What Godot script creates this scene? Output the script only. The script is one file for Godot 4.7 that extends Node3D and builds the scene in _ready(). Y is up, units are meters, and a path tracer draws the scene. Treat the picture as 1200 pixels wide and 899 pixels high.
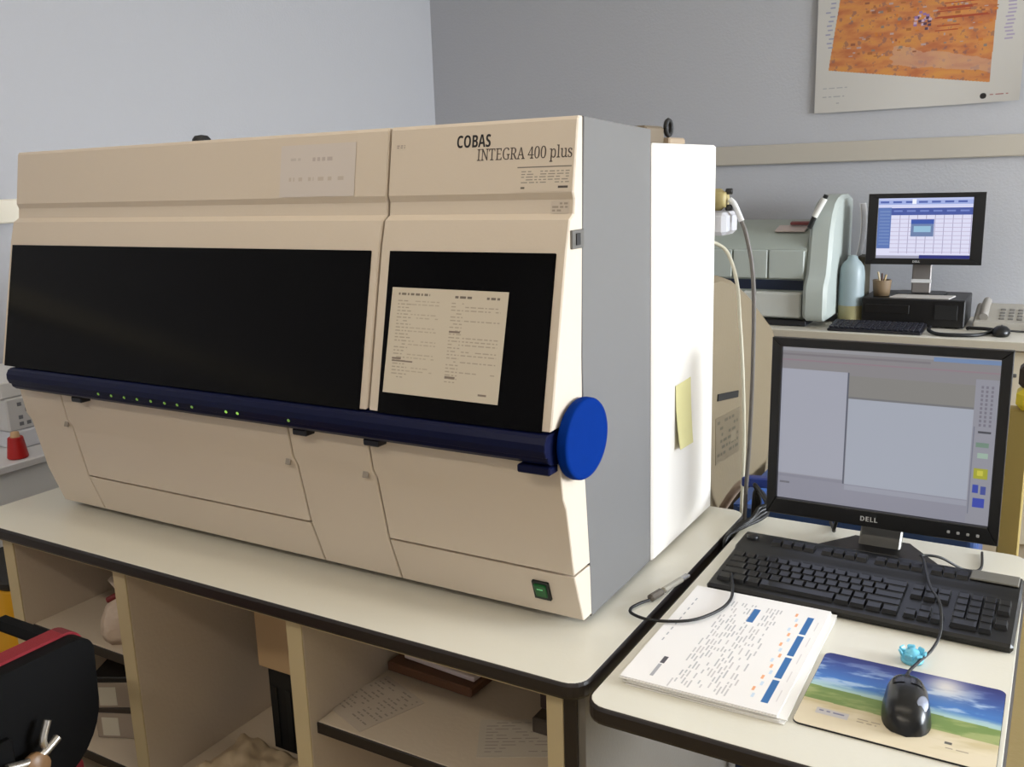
extends Node3D
# A laboratory bench with a large clinical analyzer, a computer desk beside it and a rear bench along the wall.
# Metres, y up. Origin: floor below the front right corner of the lab bench; the bench front runs along x.

const X := Vector3(1, 0, 0)
const Y := Vector3(0, 1, 0)
const Z := Vector3(0, 0, 1)
var base_of := {}
var mats := {}
var rng := RandomNumberGenerator.new()

# ---------------------------------------------------------------- mesh helpers
func mb() -> SurfaceTool:
	var st := SurfaceTool.new()
	st.begin(Mesh.PRIMITIVE_TRIANGLES)
	return st

func tri(st: SurfaceTool, p: Array, nn: Array, uv: Array = []) -> void:
	var n: Vector3 = nn[0] + nn[1] + nn[2]
	var order := [0, 1, 2]
	if (p[1] - p[0]).cross(p[2] - p[0]).dot(n) > 0.0:
		order = [0, 2, 1]
	for i in order:
		st.set_normal(nn[i].normalized())
		st.set_uv(uv[i] if uv else Vector2.ZERO)
		st.add_vertex(p[i])

func face(st: SurfaceTool, p: Array, n: Vector3, uv: Array = []) -> void:
	for i in range(1, p.size() - 1):
		tri(st, [p[0], p[i], p[i + 1]], [n, n, n], [uv[0], uv[i], uv[i + 1]] if uv else [])

func sheet(st: SurfaceTool, p: Array, nn: Array) -> void:
	tri(st, [p[0], p[1], p[2]], [nn[0], nn[1], nn[2]])
	tri(st, [p[0], p[2], p[3]], [nn[0], nn[2], nn[3]])

# chamfered box
func box(st: SurfaceTool, c: Vector3, s: Vector3, ch := 0.002, b := Basis()) -> void:
	var h := s / 2.0
	ch = minf(ch, minf(h.x, minf(h.y, h.z)) * 0.9)
	var v := func(sg: Vector3, ax: int) -> Vector3:
		var q := Vector3(sg.x * (h.x - ch), sg.y * (h.y - ch), sg.z * (h.z - ch))
		q[ax] = sg[ax] * h[ax]
		return c + b * q
	for ax in 3:
		var e := (ax + 1) % 3
		var f := (ax + 2) % 3
		for sa in [-1.0, 1.0]:
			var pts := []
			for k in [[-1.0, -1.0], [1.0, -1.0], [1.0, 1.0], [-1.0, 1.0]]:
				var sg := Vector3()
				sg[ax] = sa
				sg[e] = k[0]
				sg[f] = k[1]
				pts.append(v.call(sg, ax))
			var n := Vector3()
			n[ax] = sa
			face(st, pts, b * n)
			for sb in [-1.0, 1.0]:
				var g0 := Vector3()
				g0[ax] = sa
				g0[e] = sb
				g0[f] = -1.0
				var g1 := g0
				g1[f] = 1.0
				var m := Vector3()
				m[ax] = sa
				m[e] = sb
				face(st, [v.call(g0, ax), v.call(g0, e), v.call(g1, e), v.call(g1, ax)], b * m.normalized())
	for sx in [-1.0, 1.0]:
		for sy in [-1.0, 1.0]:
			for sz in [-1.0, 1.0]:
				var g := Vector3(sx, sy, sz)
				face(st, [v.call(g, 0), v.call(g, 1), v.call(g, 2)], b * g.normalized())

# box given by its low and high corner
func span(st: SurfaceTool, a: Vector3, c: Vector3, ch := 0.002) -> void:
	box(st, (a + c) / 2.0, (c - a).abs(), ch)

func inset(p: PackedVector2Array, d: float, sgn: float) -> PackedVector2Array:
	var r := PackedVector2Array()
	var n := p.size()
	for i in n:
		var e0 := (p[i] - p[(i + n - 1) % n]).normalized()
		var e1 := (p[(i + 1) % n] - p[i]).normalized()
		var n0 := Vector2(e0.y, -e0.x) * sgn
		var n1 := Vector2(e1.y, -e1.x) * sgn
		r.append(p[i] - (n0 + n1) * d / maxf(0.4, 1.0 + n0.dot(n1)))
	return r

# polygon p (u, v) swept along w from l0 to l1, its rims chamfered by ch
func extr(st: SurfaceTool, pts: Array, o: Vector3, u: Vector3, v: Vector3, w: Vector3, l0: float, l1: float, ch := 0.0, smooth := 40.0) -> void:
	var p := PackedVector2Array(pts)
	var n := p.size()
	var area := 0.0
	for i in n:
		area += p[i].cross(p[(i + 1) % n])
	var sgn := 1.0 if area > 0.0 else -1.0
	var q := inset(p, ch, sgn) if ch > 0.0 else p
	var en := []
	for i in n:
		var e := (p[(i + 1) % n] - p[i]).normalized()
		en.append(Vector2(e.y, -e.x) * sgn)
	var at := func(a: Vector2, l: float) -> Vector3: return o + u * a.x + v * a.y + w * l
	var lift := func(a: Vector2) -> Vector3: return u * a.x + v * a.y
	for i in n:
		var j := (i + 1) % n
		var ni: Vector2 = en[i]
		var nj: Vector2 = en[i]
		var before: Vector2 = en[(i + n - 1) % n]
		var after: Vector2 = en[j]
		if ni.dot(before) > cos(deg_to_rad(smooth)):
			ni = (ni + before).normalized()
		if nj.dot(after) > cos(deg_to_rad(smooth)):
			nj = (nj + after).normalized()
		var a: Vector3 = lift.call(ni)
		var c: Vector3 = lift.call(nj)
		sheet(st, [at.call(p[i], l0 + ch), at.call(p[j], l0 + ch), at.call(p[j], l1 - ch), at.call(p[i], l1 - ch)], [a, c, c, a])
		if ch > 0.0:
			sheet(st, [at.call(p[i], l1 - ch), at.call(p[j], l1 - ch), at.call(q[j], l1), at.call(q[i], l1)], [a + w, c + w, c + w, a + w])
			sheet(st, [at.call(p[i], l0 + ch), at.call(p[j], l0 + ch), at.call(q[j], l0), at.call(q[i], l0)], [a - w, c - w, c - w, a - w])
	var idx := Geometry2D.triangulate_polygon(q)
	for k in range(0, idx.size(), 3):
		for e in [[l0, -w], [l1, w]]:
			tri(st, [at.call(q[idx[k]], e[0]), at.call(q[idx[k + 1]], e[0]), at.call(q[idx[k + 2]], e[0])], [e[1], e[1], e[1]])

func rrect(x0: float, y0: float, x1: float, y1: float, r: float, seg := 5) -> Array:
	var out := []
	var cs := [[x1 - r, y1 - r, 0.0], [x0 + r, y1 - r, 90.0], [x0 + r, y0 + r, 180.0], [x1 - r, y0 + r, 270.0]]
	for c in cs:
		for k in seg + 1:
			var a := deg_to_rad(c[2] + 90.0 * k / seg)
			out.append(Vector2(c[0] + r * cos(a), c[1] + r * sin(a)))
	return out

# slab lying flat with rounded corners in plan
func slab(st: SurfaceTool, x0: float, z0: float, x1: float, z1: float, y0: float, y1: float, r := 0.01, ch := 0.001) -> void:
	extr(st, rrect(x0, z0, x1, z1, r), Vector3.ZERO, X, Z, Y, y0, y1, ch)

# turned body: prof holds (radius, height)
func lathe(st: SurfaceTool, prof: Array, o: Vector3, b := Basis(), seg := 20, squash := Vector2.ONE) -> void:
	var ns := []
	for i in prof.size():
		var d: Vector2 = prof[mini(i + 1, prof.size() - 1)] - prof[maxi(i - 1, 0)]
		ns.append(Vector2(d.y, -d.x).normalized())
	for i in prof.size() - 1:
		for k in seg:
			var pp := []
			var nn := []
			for c in [[i, k], [i, k + 1], [i + 1, k + 1], [i + 1, k]]:
				var a: float = TAU * c[1] / seg
				var pr: Vector2 = prof[c[0]]
				var nr: Vector2 = ns[c[0]]
				pp.append(o + b * Vector3(pr.x * cos(a) * squash.x, pr.y, pr.x * sin(a) * squash.y))
				nn.append(b * Vector3(nr.x * cos(a), nr.y, nr.x * sin(a)) + b * Vector3(0, 0.0001, 0))
			sheet(st, pp, nn)

func curve_points(ctrl: Array, per := 8) -> Array:
	var out := []
	var n := ctrl.size()
	for i in n - 1:
		var a: Vector3 = ctrl[maxi(i - 1, 0)]
		var b: Vector3 = ctrl[i]
		var c: Vector3 = ctrl[i + 1]
		var d: Vector3 = ctrl[mini(i + 2, n - 1)]
		for k in per:
			out.append(b.cubic_interpolate(c, a, d, float(k) / per))
	out.append(ctrl[n - 1])
	return out

func tube(st: SurfaceTool, ctrl: Array, r: float, seg := 8, per := 8) -> void:
	var p := curve_points(ctrl, per)
	var rings := []
	var nrm := []
	var side := Vector3.ZERO
	for i in p.size():
		var t: Vector3 = (p[mini(i + 1, p.size() - 1)] - p[maxi(i - 1, 0)]).normalized()
		if side == Vector3.ZERO:
			side = t.cross(Y if absf(t.y) < 0.9 else X).normalized()
		side = (side - t * side.dot(t)).normalized()
		var up := t.cross(side)
		var ring := []
		var rn := []
		for k in seg:
			var a := TAU * k / seg
			var d := side * cos(a) + up * sin(a)
			ring.append(p[i] + d * r)
			rn.append(d)
		rings.append(ring)
		nrm.append(rn)
	for i in p.size() - 1:
		for k in seg:
			var l := (k + 1) % seg
			sheet(st, [rings[i][k], rings[i][l], rings[i + 1][l], rings[i + 1][k]], [nrm[i][k], nrm[i][l], nrm[i + 1][l], nrm[i + 1][k]])
	face(st, rings[0], (p[0] - p[1]).normalized())
	face(st, rings[-1], (p[-1] - p[-2]).normalized())

# thin sheet with a printed upper side: corner o, edges u and v (v runs down the page), thickness t along n
func page(st: SurfaceTool, o: Vector3, u: Vector3, v: Vector3, n: Vector3, t := 0.0004) -> void:
	var k := [o, o + u, o + u + v, o + v]
	var uv := [Vector2(0, 0), Vector2(1, 0), Vector2(1, 1), Vector2(0, 1)]
	var top := []
	for a in k:
		top.append(a + n * t)
	face(st, top, n, uv)
	face(st, k, -n)
	var mid: Vector3 = (k[0] + k[2]) / 2.0
	for i in 4:
		var j := (i + 1) % 4
		var out: Vector3 = ((k[i] + k[j]) / 2.0 - mid).normalized()
		face(st, [k[i], k[j], top[j], top[i]], out, [Vector2.ZERO, Vector2.ZERO, Vector2.ZERO, Vector2.ZERO])

# ---------------------------------------------------------------- materials
func mat(c: Color, rough := 0.5, metal := 0.0, grain := 0.0, fine := 40.0) -> StandardMaterial3D:
	var key := "%s %s %s %s %s" % [c, rough, metal, grain, fine]
	if mats.has(key):
		return mats[key]
	var m := StandardMaterial3D.new()
	m.albedo_color = c
	m.roughness = rough
	m.metallic = metal
	if grain > 0.0:
		m.normal_enabled = true
		m.normal_texture = grain_map(fine)
		m.normal_scale = grain
		m.uv1_triplanar = true
		m.uv1_world_triplanar = true
		m.uv1_scale = Vector3.ONE * 4.0
	mats[key] = m
	return m

var grains := {}
func grain_map(fine: float) -> Texture2D:
	if not grains.has(fine):
		var n := FastNoiseLite.new()
		n.seed = 7
		n.frequency = fine / 1000.0
		n.fractal_octaves = 4
		var img := Image.create(256, 256, false, Image.FORMAT_RGBA8)
		img.copy_from(n.get_seamless_image(256, 256))
		img.convert(Image.FORMAT_RGBA8)
		img.bump_map_to_normal_map(2.0)
		grains[fine] = ImageTexture.create_from_image(img)
	return grains[fine]

func printed(img: Image, rough := 0.7) -> StandardMaterial3D:
	var m := StandardMaterial3D.new()
	m.albedo_texture = ImageTexture.create_from_image(img)
	m.roughness = rough
	return m

func glow(c: Color, e: float, img: Image = null) -> StandardMaterial3D:
	var m := StandardMaterial3D.new()
	m.albedo_color = Color(0.02, 0.02, 0.02)
	m.roughness = 0.3
	m.emission_enabled = true
	m.emission = c
	m.emission_energy_multiplier = e
	if img:
		m.emission = Color.WHITE
		m.emission_texture = ImageTexture.create_from_image(img)
		m.emission_operator = BaseMaterial3D.EMISSION_OP_MULTIPLY
	return m

func clear(c: Color, alpha: float, rough := 0.1) -> StandardMaterial3D:
	var m := StandardMaterial3D.new()
	m.albedo_color = Color(c.r, c.g, c.b, alpha)
	m.transparency = BaseMaterial3D.TRANSPARENCY_ALPHA
	m.roughness = rough
	return m

func canvas(w: int, h: int, c: Color) -> Image:
	var i := Image.create(w, h, false, Image.FORMAT_RGBA8)
	i.fill(c)
	return i

func words(img: Image, x0: int, x1: int, y: int, h: int, c: Color, lean := 0.75) -> void:
	var x := x0
	while x < x1:
		var w := rng.randi_range(5, 16)
		if rng.randf() < lean:
			img.fill_rect(Rect2i(x, y, mini(w, x1 - x), h), c)
		x += w + 4

# ---------------------------------------------------------------- things and parts
func numbered(called: String, parent: Node) -> String:
	if not parent.has_node(called):
		return called
	var k := 1
	while parent.has_node("%s_%03d" % [called, k]):
		k += 1
	return "%s_%03d" % [called, k]

func tag(o: Node, label: String, category: String, group := "") -> Node:
	o.set_meta("label", label)
	o.set_meta("category", category)
	if group:
		o.set_meta("group", group)
	return o

# a thing: meshes of its parts are written in world coordinates unless local is set
func thing(called: String, label: String, category: String, at: Vector3, group := "", local := false, turn := 0.0) -> Node3D:
	var o := Node3D.new()
	o.name = numbered(called, self)
	add_child(o)
	o.position = at
	o.rotation.y = turn
	base_of[o] = Vector3.ZERO if local else at
	tag(o, label, category, group)
	return o

func part(called: String, st: SurfaceTool, m: Material, parent: Node = self, label := "") -> MeshInstance3D:
	var o := MeshInstance3D.new()
	o.name = numbered(called, parent)
	o.mesh = st.commit()
	o.material_override = m
	if base_of.has(parent):
		o.position = -base_of[parent]
	parent.add_child(o, true)
	if label:
		o.set_meta("label", label)
	return o

func structure(called: String, st: SurfaceTool, m: Material, parent: Node = self) -> MeshInstance3D:
	var o := part(called, st, m, parent)
	if parent == self:
		o.set_meta("kind", "structure")
	return o

func lettering(called: String, text: String, font_name: String, weight: int, italic: bool, width: float, height: float, centre: Vector3, right: Vector3, up: Vector3, m: Material, parent: Node) -> void:
	var f := SystemFont.new()
	f.font_names = PackedStringArray([font_name])
	f.font_weight = weight
	f.font_italic = italic
	var t := TextMesh.new()
	t.text = text
	t.font = f
	t.font_size = 64
	t.pixel_size = 0.001
	t.depth = 0.004
	t.curve_step = 2.0
	var size := t.get_aabb().size
	var o := MeshInstance3D.new()
	o.name = numbered(called, parent)
	o.mesh = t
	o.material_override = m
	var n := right.cross(up).normalized()
	o.transform = Transform3D(Basis(right.normalized() * width / size.x, up.normalized() * height / size.y, n * 0.1), centre)
	if base_of.has(parent):
		o.position -= base_of[parent]
	parent.add_child(o, true)

func _ready() -> void:
	rng.seed = 4711
	view_and_light()
	room()
	bench()
	analyzer()
	desk()
	rear_bench()
	behind()
	left_side()
	bays()
	chair()

# ---------------------------------------------------------------- camera, sky, lights, exposure
func view_and_light() -> void:
	var cam := Camera3D.new()
	cam.name = "camera"
	add_child(cam)
	cam.fov = rad_to_deg(2.0 * atan(449.5 / 1094.7))
	cam.near = 0.05
	cam.far = 60.0
	cam.transform = Transform3D(Basis(Vector3(0.86173, -0.030706, -0.506437), Vector3(-0.083665, 0.975902, -0.201532), Vector3(0.500421, 0.216037, 0.838395)).orthonormalized(), Vector3(0.537, 1.466, 1.065))
	cam.current = true
	var sm := ProceduralSkyMaterial.new()
	sm.sky_top_color = Color(0.80, 0.88, 1.0)
	sm.sky_horizon_color = Color(0.96, 0.98, 1.0)
	sm.ground_horizon_color = Color(0.70, 0.70, 0.68)
	sm.ground_bottom_color = Color(0.55, 0.54, 0.50)
	sm.sky_energy_multiplier = 2.5
	sm.ground_energy_multiplier = 1.2
	var sky := Sky.new()
	sky.sky_material = sm
	var env := Environment.new()
	env.background_mode = Environment.BG_SKY
	env.sky = sky
	env.tonemap_mode = Environment.TONE_MAPPER_LINEAR
	env.tonemap_exposure = 1.0
	env.sdfgi_enabled = true
	env.ssao_enabled = true
	env.ssil_enabled = true
	var we := WorldEnvironment.new()
	we.name = "environment"
	we.environment = env
	add_child(we)
	# daylight entering by the window in the right wall
	var day := AreaLight3D.new()
	day.name = "window_daylight"
	day.area_size = Vector2(2.1, 1.45)
	day.light_energy = 29.0
	day.light_color = Color(0.95, 0.975, 1.0)
	day.area_range = 16.0
	day.shadow_enabled = true
	add_child(day)
	day.position = Vector3(4.36, 1.66, -1.5)
	day.rotation_degrees = Vector3(0, 90, 0)
	# two ceiling fluorescent fittings, one above the bench front and one behind the camera
	for f in [[0.2, 0.58], [1.9, 2.2]]:
		var lamp := AreaLight3D.new()
		lamp.name = "ceiling_lamp_glow"
		lamp.area_size = Vector2(2.2, 0.24)
		lamp.light_energy = f[1]
		lamp.light_color = Color(1.0, 0.955, 0.885)
		lamp.area_range = 12.0
		lamp.shadow_enabled = true
		add_child(lamp, true)
		lamp.position = Vector3(-0.4, 2.69, f[0])
		lamp.rotation_degrees = Vector3(-90, 0, 0)

# ---------------------------------------------------------------- the room
func room() -> void:
	var paint := mat(Color(0.695, 0.695, 0.71), 0.85, 0.0, 0.25, 60.0)
	var st := mb()
	span(st, Vector3(-2.6, -0.12, -3.4), Vector3(4.7, 0, 2.9), 0.0)
	structure("floor", st, mat(Color(0.58, 0.50, 0.32), 0.5, 0.0, 0.3, 30.0))
	st = mb()
	span(st, Vector3(-2.6, 2.8, -3.4), Vector3(4.7, 2.95, 2.9), 0.0)
	structure("ceiling", st, mat(Color(0.88, 0.87, 0.85), 0.9))
	st = mb()
	span(st, Vector3(-2.6, 0, -3.4), Vector3(-2.4, 2.8, 2.9), 0.0)
	structure("wall_left", st, paint)
	st = mb()
	span(st, Vector3(-2.4, 0, -3.4), Vector3(4.5, 2.8, -3.15), 0.0)
	structure("wall_back", st, paint)
	st = mb()
	span(st, Vector3(-2.4, 0, 2.7), Vector3(4.5, 2.8, 2.9), 0.0)
	structure("wall_front", st, paint)
	# right wall round a window opening
	st = mb()
	span(st, Vector3(4.5, 0, -3.4), Vector3(4.7, 0.9, 2.9), 0.0)
	span(st, Vector3(4.5, 2.42, -3.4), Vector3(4.7, 2.8, 2.9), 0.0)
	span(st, Vector3(4.5, 0.9, -3.4), Vector3(4.7, 2.42, -2.6), 0.0)
	span(st, Vector3(4.5, 0.9, -0.4), Vector3(4.7, 2.42, 2.9), 0.0)
	structure("wall_right", st, paint)
	var fr := mb()
	for y in [0.925, 2.395]:
		box(fr, Vector3(4.6, y, -1.5), Vector3(0.07, 0.05, 2.2), 0.004)
	for z in [-2.575, -1.5, -0.425]:
		box(fr, Vector3(4.6, 1.66, z), Vector3(0.07, 1.42, 0.05), 0.004)
	var w := structure("window_1", fr, mat(Color(0.9, 0.9, 0.88), 0.4))
	for z in [-2.0375, -0.9625]:
		st = mb()
		box(st, Vector3(4.6, 1.66, z), Vector3(0.006, 1.41, 1.02), 0.0)
		part("pane", st, clear(Color(0.95, 0.98, 1.0), 0.06, 0.0), w)
	# cable trunking along the walls
	st = mb()
	box(st, Vector3(1.05, 1.526, -3.138), Vector3(6.88, 0.083, 0.024), 0.004)
	structure("trim_1", st, mat(Color(0.71, 0.68, 0.63), 0.6))
	st = mb()
	box(st, Vector3(-2.386, 1.408, -0.2), Vector3(0.028, 0.075, 5.7), 0.004)
	structure("trim_2", st, mat(Color(0.88, 0.85, 0.78), 0.6))
	for d in [["baseboard_left", Vector3(-2.39, 0.05, -0.2), Vector3(0.02, 0.1, 5.8)], ["baseboard_back", Vector3(1.05, 0.05, -3.14), Vector3(6.88, 0.1, 0.02)]]:
		st = mb()
		box(st, d[1], d[2], 0.004)
		structure(d[0], st, mat(Color(0.4, 0.38, 0.36), 0.6))
	# ceiling lamp
	for f in [[0.2, "long white ceiling light fitting above the bench front"], [1.9, "long white ceiling light fitting above the aisle, nearer the front wall"]]:
		var l := thing("ceiling_lamp", f[1], "lamp", Vector3(-0.4, 2.8, f[0]))
		st = mb()
		box(st, Vector3(-0.4, 2.757, f[0]), Vector3(2.3, 0.084, 0.32), 0.006)
		part("housing", st, mat(Color(0.85, 0.85, 0.85), 0.5), l)
		st = mb()
		box(st, Vector3(-0.4, 2.706, f[0]), Vector3(2.16, 0.016, 0.26), 0.004)
		part("diffuser", st, glow(Color(1.0, 0.95, 0.86), 1.2), l)
	# poster
	poster()

func poster() -> void:
	var img := canvas(384, 288, Color(0.76, 0.745, 0.72))
	var n1 := FastNoiseLite.new()
	n1.seed = 3
	n1.frequency = 0.02
	n1.fractal_octaves = 4
	var n2 := FastNoiseLite.new()
	n2.seed = 9
	n2.frequency = 0.05
	for yy in range(6, 250):
		var f := (yy - 6) / 244.0
		var x0 := int(50 - 30 * f)
		var x1 := int(334 - 4 * f)
		for xx in range(x0, x1):
			var foot := 198.0 + 50.0 * (xx - 20) / 310.0
			if yy > foot:
				continue
			var q := n1.get_noise_2d(xx * 0.7, yy * 1.8)
			var g := n2.get_noise_2d(xx, yy)
			var c := Color(0.76, 0.49, 0.28).lerp(Color(0.68, 0.39, 0.24), clampf(q * 2.0, 0, 1)).lerp(Color(0.79, 0.54, 0.27), clampf(-q * 2.0, 0, 1))
			if g > 0.35:
				c = c.lerp(Color(0.45, 0.33, 0.36), 0.5)
			if yy > foot - 58 + 0.06 * (xx - 150) + 10 * q and yy < foot - 20 + 8 * q and xx > 150 + 20 * q:
				c = c.lerp(Color(0.74, 0.60, 0.54), 0.55)
			img.set_pixel(xx, yy, c)
	# strands and small figures of the chart
	for k in 150:
		var a := Vector2(rng.randf_range(60, 330), rng.randf_range(10, 180))
		var cc := [Color(0.56, 0.34, 0.24), Color(0.52, 0.46, 0.42), Color(0.62, 0.38, 0.20), Color(0.68, 0.58, 0.56), Color(0.76, 0.45, 0.18)][rng.randi() % 5] as Color
		img.fill_rect(Rect2i(int(a.x), int(a.y), rng.randi_range(3, 9), rng.randi_range(2, 5)), cc)
	for k in 14:
		var y := rng.randi_range(70, 160)
		img.fill_rect(Rect2i(220 + rng.randi_range(0, 30), y, rng.randi_range(40, 85), 2), Color(0.62, 0.26, 0.15))
	for k in 26:
		img.fill_rect(Rect2i(rng.randi_range(186, 215), rng.randi_range(95, 130), 6, 5), [Color(0.55, 0.42, 0.62), Color(0.3, 0.2, 0.3), Color(0.75, 0.65, 0.72)][rng.randi() % 3] as Color)
	for k in 16:
		img.fill_rect(Rect2i(16 + rng.randi_range(0, 10), 16 + k * 9, 10, 3), Color(0.58, 0.58, 0.66))
		img.fill_rect(Rect2i(346 + rng.randi_range(0, 6), 60 + k * 7, 14, 3), Color(0.62, 0.58, 0.68))
	words(img, 16, 70, 236, 2, Color(0.62, 0.62, 0.62))
	words(img, 16, 60, 254, 2, Color(0.6, 0.6, 0.6))
	words(img, 16, 50, 268, 2, Color(0.6, 0.6, 0.6))
	for yy in range(-6, 7):
		for xx in range(-6, 7):
			if xx * xx + yy * yy < 34:
				img.set_pixel(320 + xx, 274 + yy, Color(0.10, 0.08, 0.08))
	words(img, 332, 364, 272, 2, Color(0.62, 0.42, 0.40), 1.0)
	# a sheet that hangs on the wall, its lower right corner curling up and away
	var st := mb()
	var nx := 24
	var ny := 16
	var at := func(i: int, j: int, back: float) -> Vector3:
		var u := float(i) / nx
		var v := float(j) / ny
		var bottom := 1.688 + 0.004 * u * u
		var y := lerpf(2.24, bottom, v)
		var z := -3.146 + 0.006 * sin(u * 5.0) * v + 0.03 * pow(maxf(0.0, u - 0.5) * 2.0, 2.0) * v * v
		return Vector3(lerpf(-0.437, 0.335, u) - 0.004 * v * u, y, z + 0.008 - back)
	for i in nx:
		for j in ny:
			for s in [[0.0, Z], [0.0006, -Z]]:
				var p := []
				var uv := []
				for k in [[0, 0], [1, 0], [1, 1], [0, 1]]:
					p.append(at.call(i + k[0], j + k[1], s[0]))
					uv.append(Vector2(float(i + k[0]) / nx, float(j + k[1]) / ny))
				var n: Vector3 = (p[1] - p[0]).cross(p[3] - p[0]).normalized()
				n = n if n.dot(s[1]) > 0 else -n
				face(st, p, n, uv if s[0] == 0.0 else [])
	tag(part("wall_poster", st, printed(img, 0.55)), "white bordered orange chart poster taped on the grey back wall", "poster")

# ---------------------------------------------------------------- the lab bench
func bench() -> void:
	var laminate := mat(Color(0.88, 0.865, 0.81), 0.33, 0.0, 0.05, 120.0)
	var band := mat(Color(0.13, 0.10, 0.09), 0.45)
	var edge := mat(Color(0.76, 0.69, 0.54), 0.6)
	var panel := mat(Color(0.79, 0.73, 0.65), 0.65, 0.0, 0.12, 80.0)
	var t := thing("worktop", "long pale worktop with dark edge under the big analyzer", "worktop", Vector3(-0.77, 0.735, -0.4))
	var st := mb()
	slab(st, -1.537, -0.787, -0.003, -0.003, 0.735, 0.76, 0.03, 0.001)
	part("surface", st, laminate, t)
	st = mb()
	edge_band(st, -1.54, -0.79, 0.0, 0.0, 0.033, 0.7345, 0.7585)
	part("edge_band", st, band, t)
	var c := thing("bench_cabinet", "open cream bench cabinet of three bays under the analyzer", "cabinet", Vector3(-0.77, 0, -0.2))
	st = mb()
	span(st, Vector3(-1.45, 0.716, -0.045), Vector3(-0.046, 0.7325, -0.025), 0.001)
	part("front_rail", st, edge, c)
	for x in [[-1.447, -1.409], [-1.070, -1.032], [-0.598, -0.562], [-0.075, -0.047]]:
		st = mb()
		span(st, Vector3(x[0], 0.0, -0.38), Vector3(x[1], 0.7155, -0.034), 0.001)
		var pt := part("partition", st, panel, c)
		st = mb()
		span(st, Vector3(x[0], 0.0, -0.0338), Vector3(x[1], 0.7158, -0.03), 0.001)
		part("front_edge", st, edge, pt)
	st = mb()
	span(st, Vector3(-0.046, 0.0, -0.785), Vector3(-0.012, 0.7325, -0.034), 0.001)
	var sp := part("side_panel", st, mat(Color(0.42, 0.40, 0.37), 0.55, 0.0, 0.1, 80.0), c, "grey side panel")
	st = mb()
	span(st, Vector3(-0.046, 0.0, -0.0338), Vector3(-0.024, 0.7325, -0.03), 0.001)
	part("edge_band", st, band, sp)
	st = mb()
	span(st, Vector3(-1.45, 0.0, -0.40), Vector3(-0.047, 0.7325, -0.381), 0.001)
	part("back_panel", st, panel, c)
	for s in [[-1.408, -1.071, 0.512], [-0.561, -0.076, 0.515]]:
		st = mb()
		span(st, Vector3(s[0], s[2] - 0.022, -0.38), Vector3(s[1], s[2], -0.052), 0.001)
		var sh := part("shelf", st, panel, c)
		st = mb()
		span(st, Vector3(s[0], s[2] - 0.0225, -0.0518), Vector3(s[1], s[2] - 0.0005, -0.048), 0.001)
		part("edge_band", st, band, sh)
	for s in [[-1.408, -1.071, 0.245], [-1.031, -0.599, 0.235], [-0.561, -0.076, 0.235]]:
		st = mb()
		span(st, Vector3(s[0], s[2] - 0.022, -0.38), Vector3(s[1], s[2], -0.042), 0.001)
		var sh := part("base_shelf", st, panel, c)
		st = mb()
		span(st, Vector3(s[0], s[2] - 0.0225, -0.0418), Vector3(s[1], s[2] - 0.0005, -0.038), 0.001)
		part("edge_band", st, band, sh)

# rounded band round a worktop
func edge_band(st: SurfaceTool, x0: float, z0: float, x1: float, z1: float, r: float, y0: float, y1: float) -> void:
	var outer := rrect(x0, z0, x1, z1, r, 6)
	var prof := [[0.0035, y1 + 0.001], [0.0012, y1], [0.0, y1 - 0.004], [0.0, y0 + 0.004], [0.0012, y0], [0.0035, y0 - 0.001]]
	var p := PackedVector2Array(outer)
	var rings := []
	for k in prof:
		rings.append([inset(p, k[0], 1.0), k[1]])
	var n := outer.size()
	var mid := Vector2((x0 + x1) / 2.0, (z0 + z1) / 2.0)
	for i in n:
		var j := (i + 1) % n
		var e: Vector2 = (outer[j] - outer[i]).normalized()
		var o := Vector3(e.y, 0, -e.x)
		for k in rings.size() - 1:
			var a: Array = rings[k]
			var b: Array = rings[k + 1]
			var up := Vector3(0, [1.0, 0.5, 0.0, -0.5, -1.0][k], 0)
			face(st, [Vector3(a[0][i].x, a[1], a[0][i].y), Vector3(a[0][j].x, a[1], a[0][j].y), Vector3(b[0][j].x, b[1], b[0][j].y), Vector3(b[0][i].x, b[1], b[0][i].y)], (o + up).normalized())

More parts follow.
